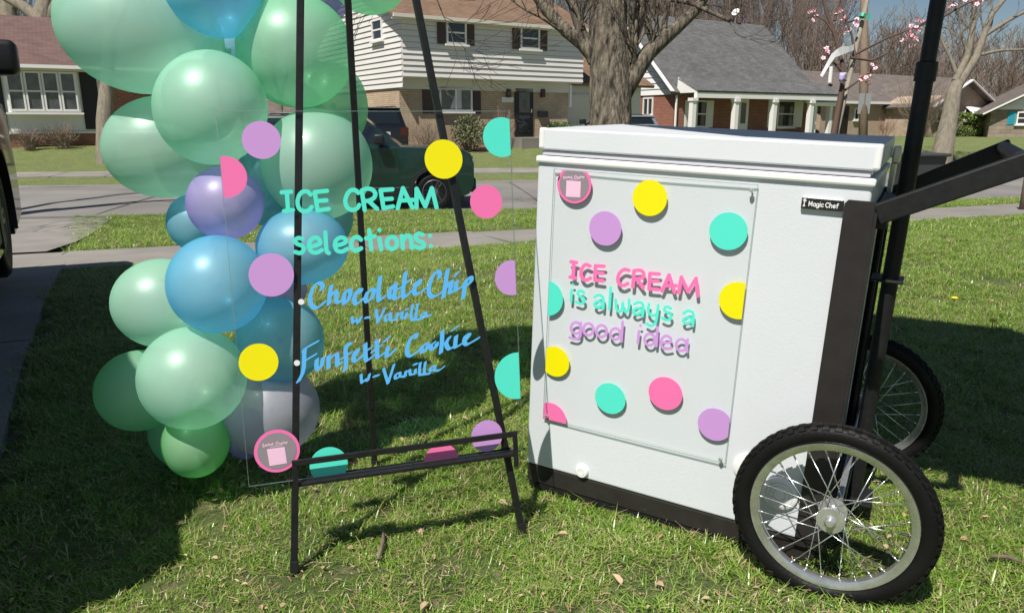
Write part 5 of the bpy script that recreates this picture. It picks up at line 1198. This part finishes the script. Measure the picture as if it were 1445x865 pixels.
CD = [[(285, 365), (275, 350), (295, 335), (280, 380), (305, 378)], [(305, 378), (318, 350), (322, 345), (318, 365)], [(325, 360), (340, 345), (330, 362), (345, 360)], [(350, 345), (345, 360), (360, 358)], [(368, 325), (372, 358), (385, 352)], [(360, 340), (382, 335)], [(385, 350), (400, 338), (392, 352), (405, 350)], [(428, 315), (424, 350), (410, 345), (425, 332), (440, 350)], [(485, 310), (480, 345), (520, 330), (505, 300), (475, 318)], [(530, 325), (535, 340)], [(548, 318), (545, 335), (555, 330)], [(562, 325), (575, 358)], [(565, 322), (580, 318), (572, 335)], [(590, 295), (592, 328)], [(602, 318), (612, 308), (606, 325), (618, 320)], [(622, 308), (628, 318), (640, 302)], [(640, 302), (632, 340)], [(655, 300), (645, 308), (655, 318)], ['/', (400, 382), (560, 358)]]
sh.text(letters(CD, 345, 595, 10.81, .38, cell=.22, sub=3), 'vinyl_light_pink', 'badge_lettering', .0014, bz_)
for (x, y) in ((425, 426), (419, 512)): sh.dot(x, y, 4.2, 'vinyl_white_vinyl', 'white_dot')
Z1 = [['/', (45, 130), (125, 125)], ['/', (88, 128), (100, 285)], ['/', (65, 290), (140, 280)], [(290, 150), (265, 125), (225, 125), (195, 155), (180, 205), (190, 260), (225, 290), (270, 285), (300, 255)],
      ['/', (430, 118), (325, 128), (350, 285), (445, 270)], ['/', (340, 205), (425, 198)], [(695, 135), (670, 112), (630, 115), (600, 150), (585, 205), (600, 255), (640, 280), (685, 265), (703, 238)],
      ['/', (725, 115), (750, 280)], [(725, 115), (770, 100), (815, 108), (840, 140), (830, 175), (790, 200), (745, 205)], ['/', (785, 205), (855, 270)], ['/', (985, 105), (885, 112), (910, 265), (990, 250)], ['/', (900, 190), (980, 185)],
      ['/', (1030, 265), (1075, 95), (1155, 260)], ['/', (1050, 200), (1160, 195)], ['/', (1190, 260), (1190, 100), (1265, 250), (1320, 95), (1360, 258)]]
sh.text(letters(Z1, 390, 250, 6.02, 3.05), 'vinyl_teal')
Z1b = [[(222, 525), (185, 518), (158, 540), (178, 568), (222, 585), (233, 615), (205, 645), (158, 636)], [(275, 592), (330, 582), (372, 560), (358, 522), (320, 515), (285, 545), (277, 595), (302, 635), (345, 640), (385, 620)], [(415, 470), (422, 580), (428, 632), (446, 645)],
       [(495, 582), (550, 572), (590, 550), (578, 520), (540, 515), (505, 540), (497, 585), (517, 625), (560, 632), (600, 610)], [(718, 532), (690, 508), (655, 520), (635, 560), (643, 605), (678, 625), (720, 605)], ['/', (788, 450), (806, 615)], ['/', (762, 520), (835, 502)], ['/', (875, 522), (890, 615)], [(875, 450)],
       ell(982, 560, 43, 52), ['/', (1065, 500), (1075, 605)], [(1072, 545), (1098, 502), (1130, 502), (1145, 540), (1152, 600)], [(1245, 490), (1205, 480), (1182, 505), (1202, 538), (1245, 558), (1252, 588), (1220, 604), (1185, 592)], [(1305, 498)], [(1312, 585)]]
sh.text(letters(Z1b, 390, 250, 6.02, 3.0), 'vinyl_teal')
NIB = (4.3, -3.0)                       # flat marker held at an angle
C1 = [[(305, 310), (325, 262), (285, 222), (230, 240), (190, 305), (162, 400), (170, 490), (225, 542), (290, 520), (342, 465)], [(432, 255), (412, 370), (402, 495)], [(415, 400), (460, 345), (495, 330), (500, 400), (500, 460), (540, 468), (575, 440)],
      [(665, 310), (615, 335), (592, 420), (605, 485), (650, 440), (678, 350), (660, 308)], [(800, 350), (815, 310), (765, 322), (728, 410), (745, 488), (800, 465), (860, 405)], [(960, 308), (902, 335), (874, 420), (892, 462), (950, 420), (982, 325), (945, 300)], [(1062, 140), (1045, 250), (1038, 400), (1048, 450), (1112, 395)]]
C1 += [[(x + 1184, y - 91) for x, y in s] for s in ([(70, 325), (20, 365), (-8, 460), (18, 505), (62, 440), (75, 330)], [(78, 325), (62, 450), (66, 515), (140, 478)], [(203, 175), (185, 300), (168, 420), (185, 500), (240, 450), (298, 402)], [(132, 380), (250, 280)], [(312, 385), (380, 325), (385, 275), (335, 320), (313, 400), (330, 455), (385, 440), (450, 390)],
     [(635, 250), (645, 195), (605, 162), (555, 225), (512, 330), (503, 430), (535, 488), (600, 475), (675, 425)], [(742, 142), (720, 280), (702, 420), (687, 500)], [(715, 385), (790, 290), (782, 370), (775, 435), (820, 420)], [(860, 292), (846, 385), (872, 398), (930, 352)], [(972, 300), (960, 380), (942, 510)], [(960, 345), (1000, 258), (1045, 245), (1045, 290), (1000, 340), (962, 368)])]
sh.text(letters(C1, 420, 375, 9.107, 1.0, NIB, .55), 'vinyl_sky_blue')
NB2 = (2.7, -2.0)
C2 = [[(698, 658), (710, 735), (755, 690), (777, 735), (815, 655)], [(868, 668), (928, 662)], [(1008, 562), (1030, 730)], [(1030, 730), (1120, 548)], [(1185, 612), (1132, 642), (1128, 708), (1178, 680), (1197, 615)], [(1195, 640), (1200, 700), (1250, 690)]]
C2 += [[(x + 1184, y - 91) for x, y in s] for s in ([(95, 702), (85, 785)], [(90, 735), (140, 695), (162, 695), (152, 758), (200, 758)], [(214, 700), (206, 768)], [(210, 652), (225, 650)], [(293, 592), (272, 730), (290, 788)], [(358, 585), (335, 720), (332, 785)], [(290, 788), (400, 775)], [(450, 692), (407, 722), (412, 768), (460, 740), (465, 692)], [(460, 745), (528, 722)], [(835, 228), (876, 175)])]
sh.text(letters(C2, 420, 375, 9.107, .75, NB2, .5), 'vinyl_sky_blue')
C3 = [[(183, 335), (175, 420), (170, 560), (150, 660), (98, 760)], [(165, 368), (205, 322), (345, 245)], [(172, 500), (230, 462), (318, 412)], [(338, 472), (332, 560), (350, 605), (390, 570), (420, 452)], [(490, 425), (486, 500), (487, 585)], [(500, 470), (588, 400), (598, 470), (603, 550), (648, 520)], [(768, 285), (730, 278), (706, 350), (714, 450), (710, 560), (697, 615)], [(658, 462), (772, 388)],
      [(830, 430), (868, 355), (832, 372), (812, 450), (825, 497), (880, 470), (930, 412)], [(960, 275), (962, 400), (980, 490), (1068, 422)], [(990, 350), (1025, 332)], [(1105, 230), (1112, 350), (1120, 448), (1200, 392)], [(1052, 378), (1158, 297)], [(1247, 315), (1233, 425)], [(1212, 238), (1262, 193)]]
C3 += [[(x + 1229, y - 45.5) for x, y in s] for s in ([(10, 470), (25, 478), (118, 392)], [(382, 238), (388, 200), (340, 220), (292, 300), (267, 400), (280, 462), (335, 468), (430, 392)], [(530, 312), (462, 352), (460, 425), (510, 400), (540, 332)], [(618, 302), (572, 342), (590, 390), (640, 360), (650, 312)], [(722, 155), (715, 300), (702, 435)], [(812, 235), (770, 312), (803, 382), (850, 368)], [(898, 220), (886, 330), (893, 362), (970, 320)], [(852, 142), (908, 103)], [(1015, 282), (1068, 205), (1022, 215), (1002, 290), (1035, 328), (1110, 290), (1182, 248)])]
sh.text(letters(C3, 410, 455, 9.107, .95, NIB, .55), 'vinyl_sky_blue')
C4 = [[(905, 668), (917, 772), (960, 730), (992, 745), (1015, 662)], [(1068, 693), (1133, 676)], ['/', (1195, 592), (1252, 782)], ['/', (1252, 782), (1329, 538)]]
C4 += [[(x + 1229, y - 45.5) for x, y in s] for s in ([(170, 692), (122, 712), (118, 762), (165, 745), (182, 692)], [(180, 738), (240, 738)], [(250, 672), (246, 738)], [(255, 692), (300, 655), (312, 712), (375, 700)], [(375, 648), (371, 702)], [(438, 562), (426, 660), (432, 718)], [(503, 553), (491, 650), (492, 712)], [(432, 718), (560, 700)], [(608, 602), (567, 632), (573, 666), (620, 640), (625, 602)], [(618, 660), (680, 658), (742, 612)], [(355, 585), (395, 575)])]
sh.text(letters(C4, 410, 455, 9.107, .75, NB2, .5), 'vinyl_sky_blue')

# ------------------------------------------------------------------ easel
pN = sN; eO = sBL - sN * .016
def EP(x, y): return on_plane(x, y, eO, pN)
fL, fR = EP(415, 810), EP(737, 752)
def leg_to_top(f, x, y, ztop=1.76):
    d = EP(x, y) - f; return f + d * ((ztop - f[2]) / d[2])
tL, tR = leg_to_top(fL, 424, 0), leg_to_top(fR, 587, 0); fL = fL + (tL - fL) * (.004 - fL[2]) / (tL[2] - fL[2]); fR = fR + (tR - fR) * (.004 - fR[2]) / (tR[2] - fR[2])
es = thing('easel', (fL + fR) / 2 * np.array([1, 1, 0]), 'black metal A-frame easel holding the clear menu sign', 'easel')
def leg(nm, a, b, w=.0155, side=None):
    o = MB().bar(a, b, w, w, sE1 if side is None else side, .0015).build(nm, 'black_steel', es)
    d = nrm(b - a); MB().bar(a - d * .004, a + d * .03, w + .003, w + .003, sE1, .0015).build('foot_cap', 'plastic_black', o)
    MB().bar(a + (b - a) * .115, a + (b - a) * .128, w + .003, w + .003, sE1, .001).build('leg_joint', 'black_steel', o); return o
leg('leg', fL, tL); leg('leg', fR, tR)
tc3 = (tL + tR) / 2 - sN * .035
rf_ = ground_hit(529, 662); 
leg('rear_leg', rf_ + np.array([0, 0, .004]), tc3 + np.array([0, 0, -.01]))
MB().bar(tL + (tR - tL) * -.12, tL + (tR - tL) * 1.12, .03, .02, (0, 0, 1), .002).build('top_bracket', 'black_steel', es); MB().bar(tc3 - [0, 0, .02], (tL + tR) / 2 - [0, 0, .0], .02, .02, sE1, .001).build('hinge', 'black_steel', es)
# tray: rail under the sheet and lip in front of it
pa, pb_ = SGpx(413, 668)[0], SGpx(727, 640)[0]
def rail(nm, a0, a1, b0, b1, o0, o1): return MB().box((a0, b0, o0), (a1, b1, o1), lambda a, b, o: SG(a, b, o), .0012).build(nm, 'black_steel', es)
rail('tray_rail', pa, pb_, -.0095, -.0015, -.010, .020)
bt_ = SGpx(560, 630, .022)[1]; b0_ = SGpx(560, 638, .022)[1]
rail('tray_lip', pa, pb_, b0_, bt_, .0195, .0265)
rail('tray_end', pa, pa + .011, -.0135, b0_ - .0003, .0203, .0265); rail('tray_end', pb_ - .011, pb_, -.0135 - .02, b0_ - .0003, .0203, .0265)
rail('tray_back', pa + .004, pb_ - .004, -.0095, -.002, -.0275, -.0245)

# ------------------------------------------------------------------ acrylic panel screwed to the freezer front
panel = thing('slogan_panel', K(.28, -.02, -.75), 'clear acrylic slogan panel with dots screwed to the white freezer front', 'sign')
q0 = K(.040, -.0046, -.750)
PW, PH = .482, .656
def bow(a, b): t = a / PW; s = b / PH; return .0016 * math.sin(math.pi * min(1, max(0, t))) * (.4 + .6 * s) + .001 * math.sin(math.pi * min(1, max(0, s)))
def KP(a, b, o=0.0): return q0 + KU * a + KV * b - KW * (o + bow(a, b))
def KPpx(x, y, o=0.0): q = on_plane(x, y, q0 - KW * .006, KW) - q0; return float(q @ KU), float(q @ KV)
grid = MB(); NA, NB_ = 16, 20
for o in (-.003, 0):
    for i in range(NA + 1):
        for j in range(NB_ + 1): grid.v.append(tuple(KP(PW * i / NA, PH * j / NB_, o)))
ofs = (NA + 1) * (NB_ + 1)
for i in range(NA):
    for j in range(NB_):
        a = i * (NB_ + 1) + j
        for z in (0, ofs): grid.f.append((z + a, z + a + NB_ + 1, z + a + NB_ + 2, z + a + 1))
grid.build('panel', 'acrylic', panel, True)
def edge_strip(P): 
    e = MB(); 
    for a, b in P: e.v += [tuple(KP(a, b, -.003)), tuple(KP(a, b, .0002)), tuple(KP(a, b, .0002) - KU * 0)]
    n = len(P); e.f = [(3 * i, 3 * i + 1, 3 * i + 4, 3 * i + 3) for i in range(n - 1)]; o = e.build('panel_edge', 'acrylic_edge', panel); s = o.modifiers.new('t', 'SOLIDIFY'); s.thickness = .0012; return o
L_ = np.linspace(0, 1, 17)
edge_strip([(PW * t, 0) for t in L_]); edge_strip([(PW * t, PH) for t in L_]); edge_strip([(0, PH * t) for t in L_]); edge_strip([(PW, PH * t) for t in L_])
class Bowed(Sheet):
    pass
ph = Bowed(KP, KPpx, PW, PH, panel)
for (x, y, r, m) in ((916, 280, 25, 'yellow'), (853, 323, 23.5, 'lilac'), (1027, 327, 27, 'teal'), (770, 421, 24, 'teal'), (1041, 425, 27, 'yellow'), (782, 511, 20.5, 'yellow'), (860, 563, 21.5, 'teal'), (938, 556, 23.5, 'pink'), (776, 592, 22, 'pink'), (1008, 600, 23.5, 'lilac')): ph.dot(x, y, r, 'vinyl_' + m)
b2_ = ph.dot(809, 261, 25.5, 'vinyl_pink', 'round_badge'); ph.dot(809, 261, 21.8, 'vinyl_vinyl_grey', 'badge_face', .0009, parent=b2_)
patch(ph, ((798.5, 255), (818.8, 256.5), (818, 279), (797.5, 278)), 'vinyl_light_pink', b2_)
CD2 = [[(x * .98 - 20 if not isinstance(x, str) else x, y) for x, y in s] if s[0] != '/' else ['/'] + [(x * .98 - 20, y) for x, y in s[1:]] for s in CD]
ph.text(letters([[((x - 255) * .86 + 262, (y - 300) * .8 + 178 + (x - 255) * .09) for x, y in s] if s[0] != '/' else ['/'] + [((x - 255) * .86 + 262, (y - 300) * .8 + 178 + (x - 255) * .09) for x, y in s[1:]] for s in CD2], 770, 230, 10.81, .38, cell=.22, sub=3), 'vinyl_light_pink', 'badge_lettering', .0014, b2_)
T1 = [['/', (85, 57), (130, 64)], ['/', (110, 60), (102, 185)], ['/', (78, 182), (122, 190)], [(240, 92), (205, 80), (177, 110), (167, 160), (187, 200), (215, 205), (245, 190)], ['/', (355, 94), (285, 90), (280, 205), (348, 213)], ['/', (283, 147), (345, 152)], [(558, 127), (520, 120), (482, 150), (467, 200), (482, 240), (515, 250), (548, 235)], ['/', (600, 130), (590, 262)], [(600, 130), (650, 127), (678, 150), (670, 185), (600, 202)], ['/', (630, 205), (675, 268)], ['/', (805, 157), (730, 152), (722, 277), (800, 284)], ['/', (727, 213), (795, 216)], ['/', (828, 295), (885, 165), (930, 305)], ['/', (850, 250), (943, 252)], ['/', (965, 310), (985, 182), (1040, 300), (1105, 192), (1118, 335)]]
ph.text(letters(T1, 790, 360, 5.767, 2.6, cell=.65), 'vinyl_pink')
T2 = [['/', (90, 287), (85, 380)], [(100, 243)], [(193, 312), (165, 292), (142, 307), (152, 335), (185, 352), (192, 380), (170, 398), (125, 385)], [(278, 345), (310, 327), (342, 342), (350, 380), (347, 438)], [(345, 390), (300, 380), (277, 404), (300, 428), (343, 410)], ['/', (410, 267), (398, 443)], [(450, 365), (457, 440), (480, 463), (503, 440), (508, 392), (515, 445), (540, 465), (558, 430), (560, 367)], [(602, 402), (638, 386), (670, 402), (675, 445), (668, 500)], [(668, 450), (625, 436), (592, 460), (615, 485), (662, 468)], [(722, 402), (716, 460), (745, 495), (785, 478), (797, 412)], [(797, 412), (785, 510), (770, 560), (735, 578), (700, 560)], [(900, 438), (865, 422), (845, 447), (870, 470), (902, 492), (893, 525), (860, 530), (830, 515)], [(1003, 478), (1040, 457), (1078, 472), (1084, 520), (1078, 578)], [(1076, 522), (1032, 510), (1000, 535), (1022, 560), (1070, 545)]]
ph.text(letters(T2, 790, 360, 5.767, 1.95, cell=.6), 'vinyl_teal')
T3 = [ell(126, 597, 40, 46), [(165, 555), (165, 620), (155, 670), (120, 685), (75, 675)], ell(228, 607, 40, 48), ell(335, 622, 42, 48), ell(448, 645, 40, 45), [(508, 545), (500, 640), (495, 705)], ['/', (640, 622), (630, 718)], [(652, 578)], ell(727, 690, 41, 47), [(790, 590), (785, 680), (780, 742)], [(820, 714), (890, 715), (897, 680), (860, 660), (827, 685), (819, 730), (850, 765), (905, 760)], ell(985, 735, 42, 47), [(1037, 690), (1030, 750), (1032, 790)]]
ph.text(letters(T3, 790, 360, 5.767, 1.95, cell=.6), 'vinyl_lilac')
for (a, b) in ((.012, .012), (PW - .012, .012), (.012, PH - .012), (PW - .012, PH - .012)):
    MB().lathe([(.0005, .009), (.003, .009), (.005, .0065), (.0052, .003), (.002, .002), (.002, -.0035 - bow(a, b))], lambda x, y, z, a=a, b=b: KP(a, b) + KU * x + KV * y - KW * z, 14).build('screw', 'chrome', panel, True, 40)
# raised lettering on the freezer badge
def KB(a, b, o=0.0): return K(.612 + a, -.0048 - o, -.1365 + b)
def KBpx(x, y, o=0.0): return x, y
bs = Sheet(KB, KBpx, .1, .03, bd)
u_ = .0021; GW = {}
GL = {'M': (1.25, [['/', (0, 0), (.0, 1.3), (.5, .35), (1.0, 1.3), (1.0, 0)]]), 'a': (.95, [ell(.38, .42, .36, .42), ['/', (.74, .85), (.74, 0)]]), 'g': (.95, [ell(.38, .42, .36, .42), [(.74, .85), (.74, -.2), (.35, -.42), (.05, -.25)]]), 'i': (.4, [['/', (.1, 0), (.1, .85)], [(.1, 1.25)]]), 'c': (.85, [[(.7, .72), (.35, .88), (.02, .45), (.35, .0), (.7, .15)]]), 'C': (1.2, [[(1.0, 1.1), (.5, 1.32), (.0, .65), (.5, -.02), (1.0, .22)]]), 'h': (.95, [['/', (0, 0), (0, 1.35)], [(0, .6), (.4, .88), (.7, .6), (.7, 0)]]), 'e': (.95, [[(.05, .42), (.72, .45), (.4, .88), (.02, .42), (.38, -.02), (.72, .15)]]), 'f': (.7, [[(.6, 1.3), (.3, 1.2), (.25, .9), (.25, 0)], ['/', (.0, .85), (.55, .85)]])}
x_ = .016; bst = []
for ch in 'Magic Chef':
    if ch == ' ': x_ += .0026; continue
    wd_, dd = GL[ch]
    for s in dd:
        pts, sm = (s[1:], 0) if s[0] == '/' else (s, 1)
        if len(pts) == 1: pts = [pts[0], (pts[0][0] + .02, pts[0][1])]
        pts = [(x_ + p[0] * .0060 + .0, .0078 + p[1] * .0072) for p in pts]; bst.append(([tuple(p) for p in (catmull(pts, 4) if sm else pts)], .00085))
    x_ += wd_ * .0067
bs.text(film(bst, .0003), 'plastic_white', 'badge_lettering', .0004, bd)
# small leaping chef figure mark
mk = [[(.0042, .019), (.0060, .0165), (.0078, .0165), (.0100, .0185)], [(.0068, .016), (.0066, .010)], [(.0066, .010), (.0050, .006)], [(.0066, .010), (.0082, .0065)]]
bs.text(film([([tuple(p) for p in s], .0009) for s in mk] + [([(.0068, .0205), (.0070, .0205)], .0019)], .0003), 'plastic_white', 'badge_mark', .0004, bd)
# ------------------------------------------------------------------ balloon garland
prof = []
for k in range(25):
    t = math.pi * k / 24; r = math.sin(t); z = math.cos(t)
    if z < 0: r *= 1 - .10 * (-z) ** 2; z *= 1.13
    prof.append((max(r, .0006), z))
def balloon(x, y, rx, ry, dep, m, label, roll=0., axis=None, tilt=(0, 0)):
    c = at(x, y, dep); k = dep / FPX; q = nrm(ray(x, y)); rt = nrm(np.cross(q, [0, 0, 1.])); upv = np.cross(rt, q)
    rx /= math.sqrt(1 + ((x - CX) / FPX) ** 2); ry /= math.sqrt(1 + ((y - CY) / FPX) ** 2)
    ca, sa = math.cos(R(roll)), math.sin(R(roll)); e1 = (rt * ca + upv * sa) * rx * k; e2 = (-rt * sa + upv * ca) * ry * k; e3 = -q * (rx + ry) / 2 * k
    if axis is None:
        tx, ty = tilt; M3 = lambda a, b, z: c + e1 * (a + tx * z * .15) + e2 * (b + ty * z * .15) + e3 * z; ax = e3
    else:   # knot end in the picture plane, at this angle
        ca, sa = math.cos(R(axis)), math.sin(R(axis)); d = -(rt * ca + upv * sa); s = (-rt * sa + upv * ca); e_ = d * rx * k; f_ = s * ry * k; g_ = -q * ry * k
        M3 = lambda a, b, z: c + e_ * z + f_ * a + g_ * b; ax = e_
    t = thing('balloon', c, label, 'balloon', 'pastel balloon garland')
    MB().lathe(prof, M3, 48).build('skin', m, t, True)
    tip = M3(0, 0, -1.12); MB().lathe([(.0008, 0), (.006, .004), (.005, .010), (.011, .020), (.009, .022), (.0005, .018)], lambda a, b, z: tip + nrm(ax) * (.004 - z) + nrm(np.cross(ax, [.3, .2, 1])) * a + nrm(np.cross(ax, np.cross(ax, [.3, .2, 1]))) * b, 10).build('knot', m, t, True)
    return t
G_, Mi, Bl, Te, La, Gr, Li = ['balloon_' + n for n in ('green', 'mint', 'blue', 'teal', 'lavender', 'grey', 'lime')]
for b in (
    (193, 42, 116, 93, 1.93, Mi, 'largest pale green balloon at the top left of the garland', 0, -12),
    (298, -22, 72, 72, 1.86, Bl, 'bright blue balloon cut off by the top edge', 0, -62),
    (417, 73, 84, 82, 2.0, G_, 'large green balloon behind the easel top, under the lavender one', 0),
    (298, 153, 82, 82, 1.88, Mi, 'green balloon in the middle of the garland, above the half pink dot', -28),
    (233, 208, 90, 72, 2.06, Mi, 'pale green balloon bulging left below the largest one', 0, 8),
    (448, 233, 79, 79, 2.05, Mi, 'green balloon behind the sign with curved shadows, above the words', 0),
    (470, 150, 50, 62, 2.25, G_, 'dull green balloon tucked between two large green balloons behind the easel', 0),
    (444, -4, 50, 44, 2.22, La, 'lavender balloon peeking out above the upper green balloon', 0),
    (521, -28, 54, 51, 1.98, G_, 'green balloon at the top edge between the easel legs', 0),
    (326, 70, 44, 46, 2.18, Te, 'teal balloon wedged under the top blue balloon', 0),
    (318, 287, 56, 52, 1.93, La, 'lavender balloon overlapped by the half pink dot', 0),
    (276, 314, 42, 41, 2.12, Bl, 'small blue balloon partly hidden left below the lavender one', 0),
    (372, 262, 40, 58, 2.2, Te, 'teal balloon deep in the garland right of the lavender one', 0),
    (427, 348, 66, 54, 2.0, Bl, 'blue balloon behind the first letters of the second word', 0),
    (466, 306, 33, 40, 2.24, Te, 'dark teal balloon showing below the word cream', 0),
    (307, 401, 73, 69, 1.87, Bl, 'bright blue balloon in front, left of the lilac dot', -15),
    (231, 428, 75, 63, 2.04, Mi, 'pale green balloon on the left behind the front blue balloon', 0, -6),
    (395, 481, 64, 62, 2.05, Te, 'teal blue balloon behind the yellow dot on the left', 0),
    (400, 408, 34, 30, 2.24, La, 'violet balloon sliver beneath the lilac dot', 0),
    (272, 533, 79, 73, 1.90, Mi, 'pale green balloon in front near the bottom of the garland', 0),
    (196, 551, 64, 57, 2.05, G_, 'green balloon at the lower left of the garland', 0, 14),
    (382, 578, 71, 66, 2.08, Gr, 'grey lavender balloon at the bottom behind the round badge', 0),
    (276, 625, 49, 49, 1.97, Li, 'small bright green balloon lowest in the garland', 0),
    (273, 606, 64, 56, 2.16, G_, 'dark green balloon behind the lowest bright green one', 0),
    (345, 610, 30, 38, 2.2, La, 'dim lavender balloon between the two lowest balloons', 0),
    # the garland goes on above the picture
    (365, -140, 85, 85, 2.05, Mi, 'mint balloon of the garland above the top centre', 0),
    (470, -130, 70, 70, 2.05, Bl, 'blue balloon of the garland above the easel', 0),
    (560, -110, 60, 60, 2.05, La, 'lavender balloon at the upper right end of the garland', 0),
    (310, -260, 90, 90, 2.05, Bl, 'blue balloon high in the garland', 0),
    (430, -260, 85, 85, 2.1, G_, 'green balloon high in the garland', 0),
): balloon(*b[:7], roll=b[7], axis=b[8] if len(b) > 8 else None)
